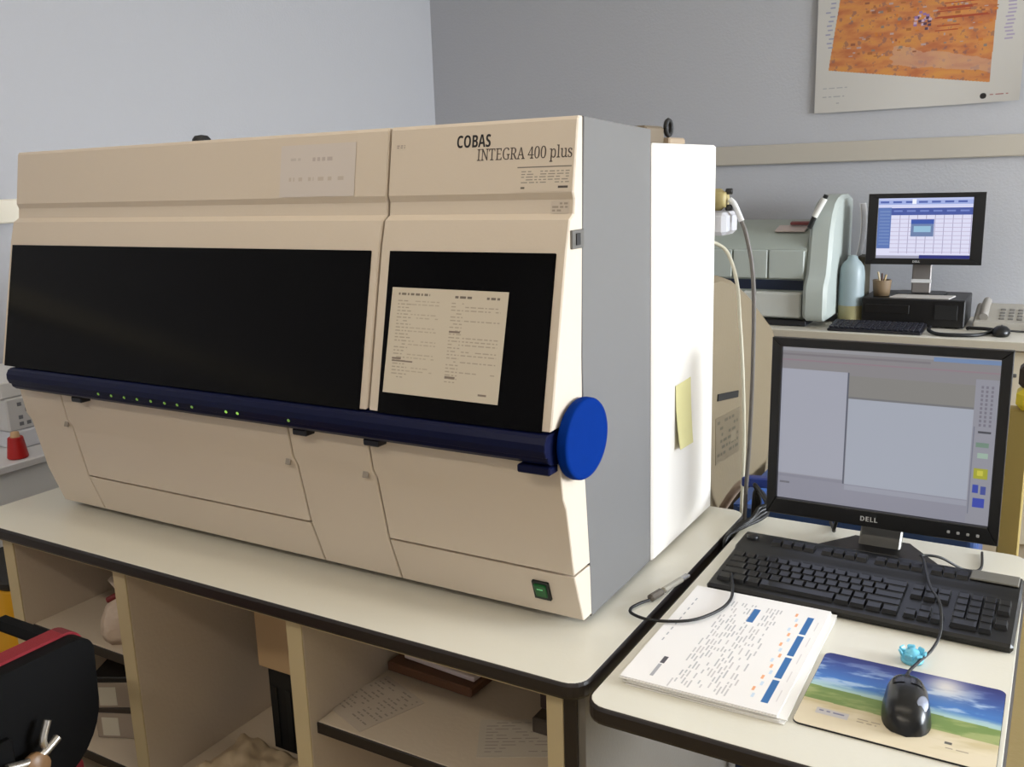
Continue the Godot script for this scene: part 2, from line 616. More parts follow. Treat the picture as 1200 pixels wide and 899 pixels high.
# ---------------------------------------------------------------- the big analyzer
func analyzer() -> void:
	var cream := mat(Color(0.84, 0.785, 0.715), 0.45, 0.0, 0.05, 150.0)
	var white := mat(Color(0.93, 0.91, 0.88), 0.45)
	var grey := mat(Color(0.43, 0.425, 0.42), 0.55)
	var dark := mat(Color(0.03, 0.03, 0.035), 0.6)
	var navy := mat(Color(0.032, 0.06, 0.20), 0.4)
	navy.metallic_specular = 0.3
	var t := thing("clinical_analyzer", "large cream bench analyzer with dark windows and a blue handle bar", "analyzer", Vector3(-0.735, 0.76, -0.46))
	var zy := func(st: SurfaceTool, p: Array, x0: float, x1: float, ch := 0.002) -> void: extr(st, p, Vector3.ZERO, Z, Y, X, x0, x1, ch, 20.0)
	# body, side panel, rear cabinet
	var st := mb()
	span(st, Vector3(-1.37, 0.7775, -0.432), Vector3(-0.081, 1.535, -0.20), 0.003)
	part("body", st, dark, t)
	st = mb()
	zy.call(st, [Vector2(-0.435, 0.770), Vector2(-0.189, 0.770), Vector2(-0.184, 0.87), Vector2(-0.172, 1.0), Vector2(-0.168, 1.2), Vector2(-0.174, 1.36), Vector2(-0.185, 1.548), Vector2(-0.435, 1.536)], -0.0805, -0.075, 0.001)
	part("side_panel", st, grey, t, "flat grey side panel")
	st = mb()
	zy.call(st, [Vector2(-0.435, 0.770), Vector2(-0.189, 0.770), Vector2(-0.184, 0.87), Vector2(-0.172, 1.0), Vector2(-0.168, 1.2), Vector2(-0.174, 1.36), Vector2(-0.185, 1.548), Vector2(-0.435, 1.536)], -1.395, -1.3855, 0.001)
	part("side_panel", st, grey, t)
	st = mb()
	zy.call(st, [Vector2(-0.436, 1.5345), Vector2(-0.192, 1.5465), Vector2(-0.192, 1.536), Vector2(-0.436, 1.5352 - 0.006)], -1.385, -0.081, 0.0005)
	part("top_panel", st, cream, t)
	st = mb()
	span(st, Vector3(-1.39, 0.768, -0.762), Vector3(-0.071, 1.514, -0.437), 0.004)
	part("rear_cabinet", st, white, t, "bright white rear cabinet")
	# upper covers
	var upper := [Vector2(-0.180, 1.548), Vector2(-0.168, 1.548), Vector2(-0.1645, 1.543), Vector2(-0.146, 1.442), Vector2(-0.1495, 1.432), Vector2(-0.1465, 1.412), Vector2(-0.1335, 1.404), Vector2(-0.1215, 1.364), Vector2(-0.064, 1.109), Vector2(-0.1655, 1.109), Vector2(-0.1655, 1.2), Vector2(-0.1735, 1.38)]
	st = mb()
	zy.call(st, upper, -1.402, -0.4095)
	var left := part("upper_cover", st, cream, t)
	st = mb()
	zy.call(st, upper, -0.4055, -0.0745)
	var right := part("upper_cover", st, cream, t)
	# smoked windows, set just proud of the covers
	var slope := Vector2(-0.064 + 0.1215, 1.109 - 1.364).normalized()
	var nrm := Vector2(-slope.y, slope.x)
	var glass := mat(Color(0.022, 0.02, 0.024), 0.12)
	glass.metallic_specular = 0.22
	var top := Vector2(-0.1215, 1.364) + slope * 0.007
	var low := Vector2(-0.064, 1.109) + slope * 0.002
	for w in [[-1.392, -0.424, left], [-0.387, -0.0895, right]]:
		st = mb()
		zy.call(st, [top - nrm * 0.003, top + nrm * 0.002, low + nrm * 0.002, low - nrm * 0.003], w[0], w[1], 0.001)
		part("window", st, glass, w[2], "dark smoked window")
	# blue handle bar with its end disc
	st = mb()
	zy.call(st, [Vector2(-0.166, 1.1075), Vector2(-0.056, 1.1055), Vector2(-0.050, 1.102), Vector2(-0.0455, 1.094), Vector2(-0.0450, 1.084), Vector2(-0.049, 1.074), Vector2(-0.053, 1.0725), Vector2(-0.055, 1.066), Vector2(-0.062, 1.060), Vector2(-0.08, 1.0555), Vector2(-0.166, 1.0555)], -1.362, -0.0755, 0.001)
	var bar := part("handle_bar", st, navy, t, "dark blue handle bar")
	st = mb()
	lathe(st, [Vector2(0.0, 0.0), Vector2(0.055, 0.0), Vector2(0.0605, 0.003), Vector2(0.062, 0.008), Vector2(0.0615, 0.016), Vector2(0.0595, 0.019), Vector2(0.055, 0.0195), Vector2(0.0, 0.018)], Vector3(-0.0735, 1.0815, -0.142), Basis(-Y, X, Z), 48, Vector2(1.0, 1.16))
	var disc_blue := mat(Color(0.02, 0.17, 0.47), 0.6)
	disc_blue.metallic_specular = 0.1
	part("end_disc", st, disc_blue, t, "round blue end disc")
	st = mb()
	span(st, Vector3(-0.13, 1.044, -0.085), Vector3(-0.0755, 1.0565, -0.058), 0.002)
	part("stop_block", st, navy, bar)
	for x in [-1.17, -0.565, -0.41]:
		st = mb()
		span(st, Vector3(x - 0.016, 1.046, -0.10), Vector3(x + 0.016, 1.0575, -0.068), 0.002)
		part("door_catch", st, mat(Color(0.03, 0.04, 0.10), 0.4), bar)
	for x in [-1.065, -1.026, -0.988, -0.951, -0.912, -0.874, -0.840, -0.801, -0.714, -0.686, -0.566]:
		var e := 0.9 if x > -0.72 and x < -0.6 else 0.35
		st = mb()
		lathe(st, [Vector2(0.0, 0.003), Vector2(0.0025, 0.0022), Vector2(0.0033, 0.0)], Vector3(x, 1.0785, -0.0482), Basis(X, Vector3(0, -0.5, 0.87), Vector3(0, -0.87, -0.5)), 10)
		part("indicator_light", st, glow(Color(0.62, 0.85, 0.35), e), bar)
	# lower doors and panels
	var door := [Vector2(-0.1655, 1.054), Vector2(-0.089, 1.054), Vector2(-0.097, 0.996), Vector2(-0.1065, 0.978), Vector2(-0.110, 0.960), Vector2(-0.1285, 0.8635), Vector2(-0.184, 0.8635), Vector2(-0.172, 1.0)]
	var drawer := [Vector2(-0.184, 0.8595), Vector2(-0.1290, 0.8595), Vector2(-0.158, 0.7765), Vector2(-0.1615, 0.7745), Vector2(-0.188, 0.7745)]
	var full := [Vector2(-0.1655, 1.054), Vector2(-0.089, 1.054), Vector2(-0.097, 0.996), Vector2(-0.1065, 0.978), Vector2(-0.110, 0.960), Vector2(-0.1288, 0.8615), Vector2(-0.158, 0.7765), Vector2(-0.1615, 0.7745), Vector2(-0.188, 0.7745), Vector2(-0.172, 1.0)]
	for d in [["end_panel", full, -1.395, -1.2535], ["front_door", door, -1.2505, -0.6135], ["drawer_front", drawer, -1.2505, -0.6135], ["middle_door", full, -0.6105, -0.4345], ["side_door", door, -0.4315, -0.0745], ["base_panel", drawer, -0.4315, -0.0745]]:
		st = mb()
		zy.call(st, d[1], d[2], d[3], 0.0015)
		part(d[0], st, cream, t)
	# moulded finger marks on the doors
	for x in [-0.628, -0.452, -1.262]:
		st = mb()
		box(st, Vector3(x, 0.985, -0.1018), Vector3(0.012, 0.016, 0.004), 0.001, Basis(X, -0.35))
		part("door_mark", st, mat(Color(0.62, 0.58, 0.53), 0.6), t)
	# power switch
	st = mb()
	var tilt := Basis(X, 0.32)
	box(st, Vector3(-0.139, 0.822, -0.1402), Vector3(0.030, 0.036, 0.006), 0.001, tilt)
	var sw := part("power_switch", st, mat(Color(0.02, 0.06, 0.04), 0.4), t, "green lit power switch")
	st = mb()
	box(st, Vector3(-0.139, 0.822, -0.1370), Vector3(0.021, 0.026, 0.005), 0.0015, tilt * Basis(X, 0.08))
	var rk := part("rocker", st, glow(Color(0.03, 0.42, 0.15), 0.35), sw)
	st = mb()
	box(st, Vector3(-0.139, 0.8255, -0.1332), Vector3(0.011, 0.003, 0.001), 0.0003, tilt)
	part("switch_symbol", st, mat(Color(0.55, 0.9, 0.65), 0.4), sw)
	# latch on the side, small knob on the roof, fitting behind the roof
	st = mb()
	span(st, Vector3(-0.076, 1.362, -0.172), Vector3(-0.071, 1.389, -0.134), 0.001)
	var la := part("side_latch", st, mat(Color(0.45, 0.44, 0.42), 0.35, 0.5), t)
	st = mb()
	span(st, Vector3(-0.072, 1.367, -0.158), Vector3(-0.0695, 1.384, -0.145), 0.0005)
	part("latch_tongue", st, mat(Color(0.08, 0.08, 0.08), 0.4), la)
	st = mb()
	lathe(st, [Vector2(0.017, 0.0), Vector2(0.017, 0.008), Vector2(0.012, 0.014), Vector2(0.0, 0.016)], Vector3(-0.892, 1.5455, -0.212), Basis(), 16)
	part("roof_knob", st, mat(Color(0.06, 0.06, 0.07), 0.5), t)
	st = mb()
	span(st, Vector3(-0.135, 1.5135, -0.560), Vector3(-0.100, 1.545, -0.475), 0.004)
	var hg := part("roof_hinge", st, mat(Color(0.45, 0.40, 0.33), 0.5, 0.3), t, "tan hinge with a black ring")
	st = mb()
	var ring := []
	for k in 17:
		ring.append(Vector3(-0.098, 1.543 + 0.013 * sin(TAU * k / 16), -0.574 + 0.013 * cos(TAU * k / 16)))
	tube(st, ring, 0.0045, 6, 2)
	part("ring", st, dark, hg)
	st = mb()
	span(st, Vector3(-0.12, 1.5135, -0.640), Vector3(-0.09, 1.526, -0.561), 0.003)
	part("hinge_plate", st, mat(Color(0.62, 0.55, 0.46), 0.6), hg)
	for p in [Vector3(-1.3, 0.76, -0.24), Vector3(-0.16, 0.76, -0.24), Vector3(-1.3, 0.76, -0.7), Vector3(-0.16, 0.76, -0.7)]:
		st = mb()
		lathe(st, [Vector2(0.0, 0.0002), Vector2(0.02, 0.0002), Vector2(0.02, 0.0172)], p, Basis(), 14)
		part("foot", st, dark, t)
	# lettering
	var up := Vector3(0, 0.101, -0.0185).normalized()
	var on := func(x: float, y: float, off := 0.0002) -> Vector3: return Vector3(x, y, -0.146 - (y - 1.442) * 0.1832) + X.cross(up) * off
	var ink := mat(Color(0.05, 0.03, 0.04), 0.5)
	lettering("maker_lettering", "COBAS", "Droid Sans", 800, true, 0.060, 0.019, on.call(-0.248, 1.5195), X, up, ink, right)
	lettering("model_lettering", "INTEGRA 400 plus", "Droid Serif", 400, true, 0.160, 0.024, on.call(-0.160, 1.499), X, up, mat(Color(0.30, 0.25, 0.22), 0.5), right)
	# printed lines below the name and a small mark at the left
	var img := canvas(128, 96, Color(0.84, 0.785, 0.715))
	img.fill_rect(Rect2i(2, 4, 124, 4), Color(0.45, 0.42, 0.38))
	for k in 5:
		words(img, 12, 122, 20 + k * 10, 4, Color(0.60, 0.57, 0.52), 0.9)
	img.fill_rect(Rect2i(12, 78, 9, 7), Color(0.40, 0.37, 0.33))
	img.fill_rect(Rect2i(98, 76, 22, 8), Color(0.30, 0.27, 0.25))
	st = mb()
	page(st, on.call(-0.170, 1.481), X * 0.092, -up * 0.038, X.cross(up), 0.0003)
	part("printed_label", st, printed(img, 0.5), right)
	st = mb()
	page(st, on.call(-0.393, 1.521), X * 0.018, -up * 0.008, X.cross(up), 0.0003)
	img = canvas(32, 16, Color(0.84, 0.785, 0.715))
	words(img, 2, 30, 3, 3, Color(0.58, 0.53, 0.50), 1.0)
	words(img, 2, 30, 9, 3, Color(0.58, 0.53, 0.50), 1.0)
	part("printed_label", st, printed(img, 0.5), right)
	st = mb()
	page(st, Vector3(-0.112, 1.430, -0.1487), X * 0.03, Vector3(0, -0.0175, 0.0026), Z, 0.0003)
	img = canvas(48, 32, Color(0.83, 0.78, 0.72))
	for k in 3:
		words(img, 4, 44, 4 + k * 9, 5, Color(0.66, 0.61, 0.55), 0.8)
	part("printed_label", st, printed(img, 0.5), right)

	# notices stuck on the analyzer
	img = canvas(320, 288, Color(0.83, 0.785, 0.71))
	words(img, 20, 110, 14, 6, Color(0.50, 0.46, 0.41), 1.0)
	words(img, 180, 225, 16, 6, Color(0.45, 0.41, 0.37), 1.0)
	words(img, 265, 300, 16, 6, Color(0.48, 0.44, 0.40), 1.0)
	for k in 24:
		var y := 34 + k * 9
		words(img, 20, 52 + (k * 7) % 13, y, 3, Color(0.69, 0.64, 0.57), 0.9)
		if k % 4 < 2:
			words(img, 60, 138, y, 3, Color(0.74, 0.69, 0.61), 0.85)
		words(img, 172, 205, y, 3, Color(0.70, 0.65, 0.58), 0.9)
		if k in [1, 2, 5, 10, 11, 12, 14, 15, 17, 20]:
			words(img, 210, 304, y, 3, Color(0.70, 0.65, 0.58), 0.9)
	for r in [Rect2i(18, 190, 26, 5), Rect2i(18, 197, 60, 4), Rect2i(172, 108, 30, 5), Rect2i(172, 228, 28, 6), Rect2i(266, 266, 22, 5)]:
		img.fill_rect(r, Color(0.52, 0.47, 0.42))
	var wu := Vector3(0, -slope.y, -slope.x).normalized()
	var wn := X.cross(wu).normalized()
	var wat := func(x: float, y: float) -> Vector3: return Vector3(x, y, -0.1215 + (1.364 - y) * 0.2255) + wn * 0.0028
	st = mb()
	page(st, wat.call(-0.374, 1.3015), X * 0.213 - wu * 0.001, -wu * 0.166 - X * 0.004, wn, 0.0004)
	tag(part("paper_notice", st, printed(img)), "printed paper notice taped on the right dark analyzer window", "notice")
	img = canvas(160, 96, Color(0.83, 0.79, 0.76))
	words(img, 22, 44, 24, 5, Color(0.77, 0.73, 0.70), 1.0)
	words(img, 70, 112, 24, 7, Color(0.74, 0.69, 0.66), 1.0)
	for k in 6:
		words(img, 20 + k * 21, 32 + k * 21, 60, 7, Color(0.77, 0.72, 0.67), 1.0)
	st = mb()
	page(st, on.call(-0.640, 1.529, 0.0006), X * 0.165, -up * 0.087, X.cross(up), 0.0005)
	tag(part("taped_card", st, printed(img, 0.3)), "faint greyish card taped on the analyzer's upper left cover", "card")
	# curled yellow note on the white side
	st = mb()
	var yl := mat(Color(0.84, 0.81, 0.58), 0.7)
	var prev := []
	for i in 9:
		var f := i / 8.0
		var off := 0.001 + 0.010 * f * f
		var y := lerpf(1.076, 0.950, f) + 0.004 * f * f
		prev.append([Vector3(-0.0705 + off, y, -0.545), Vector3(-0.0705 + off * 0.5, y + 0.002 - 0.01 * f, -0.627 - 0.004 * f)])
	for i in 8:
		var q := [prev[i][0], prev[i][1], prev[i + 1][1], prev[i + 1][0]]
		face(st, q, X)
		var bq := []
		for a in q:
			bq.append(a - X * 0.0006)
		face(st, bq, -X)
	tag(part("sticky_note", st, yl), "yellow sticky note curling off the white rear cabinet", "note")

# ---------------------------------------------------------------- the computer desk
func desk() -> void:
	var laminate := mat(Color(0.88, 0.865, 0.81), 0.33, 0.0, 0.05, 120.0)
	var band := mat(Color(0.13, 0.10, 0.09), 0.45)
	var t := thing("computer_desk", "cream computer desk with dark edge beside the analyzer bench", "desk", Vector3(0.28, 0, -0.38))
	var st := mb()
	slab(st, 0.018, -0.777, 0.522, 0.030, 0.735, 0.76, 0.03, 0.001)
	var top := part("desktop", st, laminate, t)
	st = mb()
	edge_band(st, 0.015, -0.78, 0.525, 0.033, 0.033, 0.7345, 0.7585)
	part("edge_band", st, band, top)
	st = mb()
	span(st, Vector3(0.03, 0.62, -0.765), Vector3(0.51, 0.734, -0.747), 0.002)
	part("rear_rail", st, mat(Color(0.70, 0.65, 0.56), 0.6), t)
	for p in [[0.035, -0.73], [0.485, -0.73], [0.485, -0.02]]:
		st = mb()
		span(st, Vector3(p[0], 0.0, p[1] - 0.02), Vector3(p[0] + 0.025, 0.734, p[1] + 0.005), 0.002)
		part("leg", st, mat(Color(0.25, 0.22, 0.2), 0.4, 0.3), t)

	monitor_near()
	keyboard_near()
	mouse_near()

	# stack of printed forms
	var paper := mat(Color(0.93, 0.92, 0.90), 0.75)
	var img := canvas(300, 420, Color(0.95, 0.94, 0.93))
	var ink := Color(0.72, 0.72, 0.73)
	var blue := Color(0.20, 0.42, 0.66)
	for k in 17:   # lines of text run along the long side
		var x := 92 + k * 7
		var y := 40
		while y < 395:
			var w := rng.randi_range(8, 30)
			if rng.randf() < 0.8 and not (k > 8 and k < 12 and y < 130):
				img.fill_rect(Rect2i(x, y, 3, w), ink.lerp(Color(0.80, 0.78, 0.78), rng.randf()))
			y += w + rng.randi_range(4, 16)
	for k in 16:
		var c := Color(0.93, 0.68, 0.50) if k % 2 == 0 else Color(0.80, 0.86, 0.92)
		img.fill_rect(Rect2i(236 + (k * 5) % 14, 40 + k * 22, 5, 14), c)
	for s in [[262, 46, 78], [262, 132, 84], [262, 224, 80], [262, 312, 80]]:
		img.fill_rect(Rect2i(s[0], s[1], 13, s[2]), blue)
	img.fill_rect(Rect2i(150, 56, 14, 62), blue)
	for k in 9:
		img.fill_rect(Rect2i(20, 60 + k * 24, 3, 12), Color(0.70, 0.70, 0.72))
	img.fill_rect(Rect2i(50, 320, 9, 26), Color(0.32, 0.31, 0.34))
	img.fill_rect(Rect2i(50, 350, 7, 46), Color(0.66, 0.66, 0.68))
	for k in 5:
		img.fill_rect(Rect2i(286, 60 + k * 70, 2, 40), Color(0.86, 0.84, 0.84))
	var forms := printed(img)
	var spots := [[0.008, 0.002, 0.6], [0.010, -0.003, -0.8], [0.005, 0.001, 0.3], [0.009, 0.000, 0.9], [0.001, -0.002, 0.2], [-0.001, 0.002, 0.5], [0.0, 0.0, 0.4]]
	var labels := ["white form at the bottom of the paper stack below the keyboard", "second white form from the bottom of the paper stack", "third white form from the bottom of the paper stack", "white form in the middle of the paper stack, sticking out right", "third form from the top of the paper stack", "second form from the top of the paper stack", "printed white form with blue bars on top of the paper stack"]
	for k in spots.size():
		var s: Array = spots[k]
		var y := 0.7605 + k * 0.0016
		st = mb()
		var b := Basis(Y, deg_to_rad(s[2]))
		page(st, Vector3(0.038 + s[0], y, -0.371 + s[1]), b * (X * 0.222), b * (Z * 0.331), Y, 0.0014)
		tag(part("paper_form", st, forms if k == spots.size() - 1 else paper), labels[k], "paper", "stack of forms on the desk")

	# mouse mat with a beach print
	img = canvas(256, 192, Color.WHITE)
	var nz := FastNoiseLite.new()
	nz.seed = 5
	nz.frequency = 0.012
	for y in 192:
		for x in 256:
			var v := y / 192.0
			var wv := v + 0.06 * (x / 256.0 - 0.5) * -0.4
			var q := nz.get_noise_2d(x + y * 1.4, y * 3.2)
			var c: Color
			var sun := exp(-pow((x - 178) / 30.0, 2) - pow((v - 0.12) / 0.14, 2))
			if wv < 0.5:
				c = Color(0.15, 0.16, 0.42).lerp(Color(0.25, 0.45, 0.72), clampf(wv / 0.36, 0, 1))
				c = c.lerp(Color(0.78, 0.84, 0.90), clampf(q * 2.2 - 0.1, 0.0, 0.7) * clampf(wv * 4.0, 0.2, 1.0))
				c = c.lerp(Color(0.96, 0.92, 0.84), sun * 0.8)
				c = c.lerp(Color(0.66, 0.78, 0.78), clampf((wv - 0.40) / 0.08, 0, 1))
			elif wv < 0.68:
				c = Color(0.46, 0.56, 0.30).lerp(Color(0.62, 0.66, 0.42), clampf(q * 2.0 + (wv - 0.5) * 3.0, 0, 1))
			else:
				c = Color(0.80, 0.74, 0.58).lerp(Color(0.88, 0.83, 0.72), clampf((wv - 0.68) / 0.15 + q, 0, 1))
			img.set_pixel(x, y, c)
	img.fill_rect(Rect2i(24, 146, 44, 14), Color(0.78, 0.76, 0.76))
	words(img, 28, 64, 150, 3, Color(0.50, 0.50, 0.60), 1.0)
	words(img, 80, 112, 150, 2, Color(0.66, 0.60, 0.52), 1.0)
	words(img, 80, 106, 156, 2, Color(0.66, 0.60, 0.52), 1.0)
	img.fill_rect(Rect2i(192, 152, 9, 5), Color(0.35, 0.34, 0.32))
	words(img, 194, 226, 164, 2, Color(0.66, 0.60, 0.52), 1.0)
	st = mb()
	slab(st, 0.278, -0.256, 0.516, -0.052, 0.7602, 0.7625, 0.01, 0.0004)
	var mm := part("mouse_mat", st, mat(Color(0.12, 0.12, 0.13), 0.8))
	tag(mm, "mouse mat printed with blue sky, grass and sand", "mouse mat")
	st = mb()
	var poly := rrect(0.2785, -0.2555, 0.5155, -0.0525, 0.0098)
	var pp := []
	var uu := []
	for q in poly:
		pp.append(Vector3(q.x, 0.7627, q.y))
		uu.append(Vector2((q.x - 0.278) / 0.238, (q.y + 0.256) / 0.204))
	face(st, pp, Y, uu)
	part("printed_face", st, printed(img, 0.6), mm)

	# small pale blue plastic cap lying behind the mat
	st = mb()
	var cy := mat(Color(0.45, 0.78, 0.88), 0.3)
	lathe(st, [Vector2(0.0, 0.0003), Vector2(0.015, 0.0003), Vector2(0.016, 0.004), Vector2(0.012, 0.010), Vector2(0.009, 0.017), Vector2(0.0, 0.019)], Vector3(0.392, 0.7605, -0.287), Basis(), 16)
	var cap := part("plastic_clip", st, cy)
	tag(cap, "small pale blue finned plastic clip behind the mouse mat", "clip")
	for k in 7:
		var a := TAU * k / 7.0
		var d := Vector3(cos(a), 0, sin(a))
		st = mb()
		box(st, Vector3(0.392, 0.770, -0.287) + d * 0.014, Vector3(0.004, 0.018, 0.011), 0.0015, Basis(Y, -a) * Basis(Z, -0.45))
		part("fin", st, cy, cap)

	# the grey plug and black cable that loops over both tops
	var ca := thing("looped_cable", "black cable looping over the worktop joint to a grey plug", "cable", Vector3(0.03, 0.761, -0.33))
	st = mb()
	tube(st, [Vector3(-0.018, 0.7665, -0.291), Vector3(-0.028, 0.766, -0.272), Vector3(-0.034, 0.765, -0.252), Vector3(-0.026, 0.765, -0.236), Vector3(0.005, 0.768, -0.222), Vector3(0.045, 0.776, -0.216), Vector3(0.080, 0.777, -0.238), Vector3(0.103, 0.777, -0.285), Vector3(0.108, 0.777, -0.33), Vector3(0.098, 0.7775, -0.375), Vector3(0.085, 0.790, -0.405)], 0.0026)
	part("cord", st, mat(Color(0.05, 0.05, 0.05), 0.5), ca)
	st = mb()
	var dirp := Vector3(0.030, 0, -0.145).normalized()
	var bp := Basis(Y, atan2(-dirp.x, -dirp.z))
	box(st, Vector3(-0.0145, 0.7675, -0.312), Vector3(0.014, 0.012, 0.038), 0.004, bp)
	var plug := part("plug", st, mat(Color(0.36, 0.33, 0.29), 0.5), ca)
	st = mb()
	box(st, Vector3(-0.004, 0.7675, -0.362), Vector3(0.012, 0.009, 0.060), 0.003, bp)
	part("plug_sleeve", st, mat(Color(0.62, 0.60, 0.55), 0.35), ca)
	st = mb()
	box(st, Vector3(0.0035, 0.7675, -0.402), Vector3(0.010, 0.005, 0.022), 0.001, bp)
	part("plug_tip", st, mat(Color(0.7, 0.7, 0.7), 0.25, 0.9), ca)

	# bundle of black cables in the gap behind the bench corner
	var cb := thing("cable_bundle", "bundle of black cables tied at the rear corner of the desk", "cable", Vector3(0.04, 0.761, -0.72))
	for k in 4:
		st = mb()
		var o := k * 0.007
		tube(st, [Vector3(0.0075, 0.690, -0.600 - o * 1.6), Vector3(0.0075, 0.745, -0.606 - o * 1.6), Vector3(0.012, 0.768 + o * 0.2, -0.622 - o * 1.6), Vector3(0.030 + o * 0.3, 0.772 + o * 0.5, -0.675 - o), Vector3(0.048 - o * 0.3, 0.774 + o, -0.725), Vector3(0.052, 0.780 + o, -0.755 + o * 0.4), Vector3(0.036 - o, 0.802 + o, -0.785), Vector3(0.010 + o * 0.5, 0.800 - o, -0.808), Vector3(0.004, 0.72, -0.815 - o * 0.4)], 0.0042)
		part("cord", st, mat(Color(0.035, 0.035, 0.04), 0.4), cb)
	# blue plug of the bundle
	st = mb()
	box(st, Vector3(0.006, 0.815, -0.83), Vector3(0.06, 0.022, 0.022), 0.003, Basis(Y, 0.2))
	part("blue_plug", st, mat(Color(0.12, 0.20, 0.48), 0.4), cb, "blue video plug")

func monitor_near() -> void:
	var black := mat(Color(0.045, 0.04, 0.04), 0.4)
	var silver := mat(Color(0.50, 0.49, 0.47), 0.4, 0.4)
	var t := thing("computer_monitor", "black square computer monitor on the desk showing a grey window", "monitor", Vector3(0.28, 0.76, -0.68))
	var tilt := Basis(X, -0.03)
	var o := Vector3(0.2755, 0.987, -0.672)
	var pos := func(x: float, y: float, z: float) -> Vector3: return o + tilt * Vector3(x, y, z)
	var w := 0.2005
	var h := 0.171
	# bezel: four mitred bars
	var st := mb()
	var ix := 0.1825
	var it := 0.1545
	var ib := 0.140
	var oc := [Vector2(-w, h), Vector2(w, h), Vector2(w, -h), Vector2(-w, -h)]
	var ic := [Vector2(-ix, it), Vector2(ix, it), Vector2(ix, -ib), Vector2(-ix, -ib)]
	for k in 4:
		var j := (k + 1) % 4
		extr(st, [oc[k], oc[j], ic[j], ic[k]], o, tilt * X, tilt * Y, tilt * Z, -0.004, 0.012, 0.0015)
	part("bezel", st, black, t)
	st = mb()
	extr(st, rrect(-w + 0.004, -h + 0.004, w - 0.004, h - 0.004, 0.01), o, tilt * X, tilt * Y, tilt * Z, -0.034, -0.005, 0.004)
	extr(st, rrect(-0.14, -0.11, 0.14, 0.11, 0.02), o, tilt * X, tilt * Y, tilt * Z, -0.055, -0.034, 0.008)
	part("back_shell", st, black, t)
	# what the screen shows
	var img := canvas(400, 320, Color(0.60, 0.60, 0.64))
	img.fill_rect(Rect2i(0, 0, 400, 52), Color(0.55, 0.54, 0.55))
	img.fill_rect(Rect2i(0, 3, 400, 6), Color(0.60, 0.60, 0.62))
	img.fill_rect(Rect2i(0, 14, 280, 4), Color(0.50, 0.48, 0.50))
	img.fill_rect(Rect2i(285, 4, 115, 8), Color(0.46, 0.55, 0.70))
	img.fill_rect(Rect2i(0, 26, 400, 3), Color(0.58, 0.50, 0.54))
	img.fill_rect(Rect2i(130, 52, 230, 46), Color(0.54, 0.53, 0.52))
	img.fill_rect(Rect2i(0, 46, 130, 220), Color(0.66, 0.67, 0.72))
	img.fill_rect(Rect2i(130, 46, 3, 230), Color(0.36, 0.37, 0.42))
	img.fill_rect(Rect2i(133, 94, 227, 4), Color(0.47, 0.47, 0.48))
	img.fill_rect(Rect2i(134, 98, 226, 186), Color(0.67, 0.69, 0.74))
	img.fill_rect(Rect2i(0, 268, 130, 6), Color(0.55, 0.55, 0.60))
	img.fill_rect(Rect2i(0, 274, 400, 46), Color(0.58, 0.58, 0.63))
	img.fill_rect(Rect2i(134, 276, 226, 10), Color(0.62, 0.63, 0.68))
	img.fill_rect(Rect2i(4, 284, 20, 4), Color(0.45, 0.45, 0.48))
	img.fill_rect(Rect2i(360, 40, 40, 280), Color(0.59, 0.59, 0.63))
	img.fill_rect(Rect2i(362, 130, 2, 170), Color(0.48, 0.49, 0.55))
	for k in 10:
		for c in [370, 378, 387]:
			img.fill_rect(Rect2i(c, 52 + k * 8, 4, 5), Color(0.48, 0.47, 0.52))
	img.fill_rect(Rect2i(370, 138, 22, 4), Color(0.30, 0.30, 0.33))
	img.fill_rect(Rect2i(368, 160, 22, 9), Color(0.46, 0.56, 0.50))
	img.fill_rect(Rect2i(372, 180, 18, 10), Color(0.63, 0.72, 0.66))
	img.fill_rect(Rect2i(368, 210, 24, 20), Color(0.66, 0.66, 0.22))
	img.fill_rect(Rect2i(374, 214, 10, 10), Color(0.80, 0.78, 0.30))
	img.fill_rect(Rect2i(368, 242, 10, 16), Color(0.24, 0.30, 0.66))
	img.fill_rect(Rect2i(382, 244, 9, 16), Color(0.28, 0.32, 0.60))
	img.fill_rect(Rect2i(370, 268, 20, 18), Color(0.24, 0.30, 0.68))
	st = mb()
	face(st, [pos.call(-ix, it, 0.0015), pos.call(ix, it, 0.0015), pos.call(ix, -ib, 0.0015), pos.call(-ix, -ib, 0.0015)], tilt * Z, [Vector2(0, 0), Vector2(1, 0), Vector2(1, 1), Vector2(0, 1)])
	face(st, [pos.call(-ix, it, -0.003), pos.call(ix, it, -0.003), pos.call(ix, -ib, -0.003), pos.call(-ix, -ib, -0.003)], tilt * -Z)
	part("screen", st, glow(Color.WHITE, 0.85, img), t)
	var li := AreaLight3D.new()
	li.name = "screen_glow"
	li.area_size = Vector2(0.36, 0.29)
	li.light_energy = 0.02
	li.light_color = Color(0.85, 0.88, 1.0)
	li.shadow_enabled = true
	li.area_range = 6.0
	add_child(li)
	li.position = pos.call(0, 0.007, 0.014)
	li.rotation = Vector3(-0.03, PI, 0)
	lettering("maker_lettering", "DELL", "Droid Sans", 800, false, 0.030, 0.009, pos.call(-0.012, -0.156, 0.0124), tilt * X, tilt * Y, mat(Color(0.75, 0.75, 0.75), 0.4), t)
	for k in 4:
		st = mb()
		box(st, pos.call(0.122 + k * 0.0155, -0.157, 0.0125), Vector3(0.005, 0.005, 0.002), 0.0008, tilt)
		part("button", st, mat(Color(0.66, 0.66, 0.66), 0.4), t)
	# stand
	st = mb()
	extr(st, [Vector2(-0.030, 0.765), Vector2(-0.042, 0.80), Vector2(-0.046, 0.90), Vector2(-0.034, 0.90), Vector2(-0.029, 0.80), Vector2(-0.008, 0.772), Vector2(0.004, 0.765)], Vector3(0.279, 0, -0.684), Z, Y, X, -0.037, 0.037, 0.003)
	part("stand_neck", st, silver, t, "silver stand neck")
	st = mb()
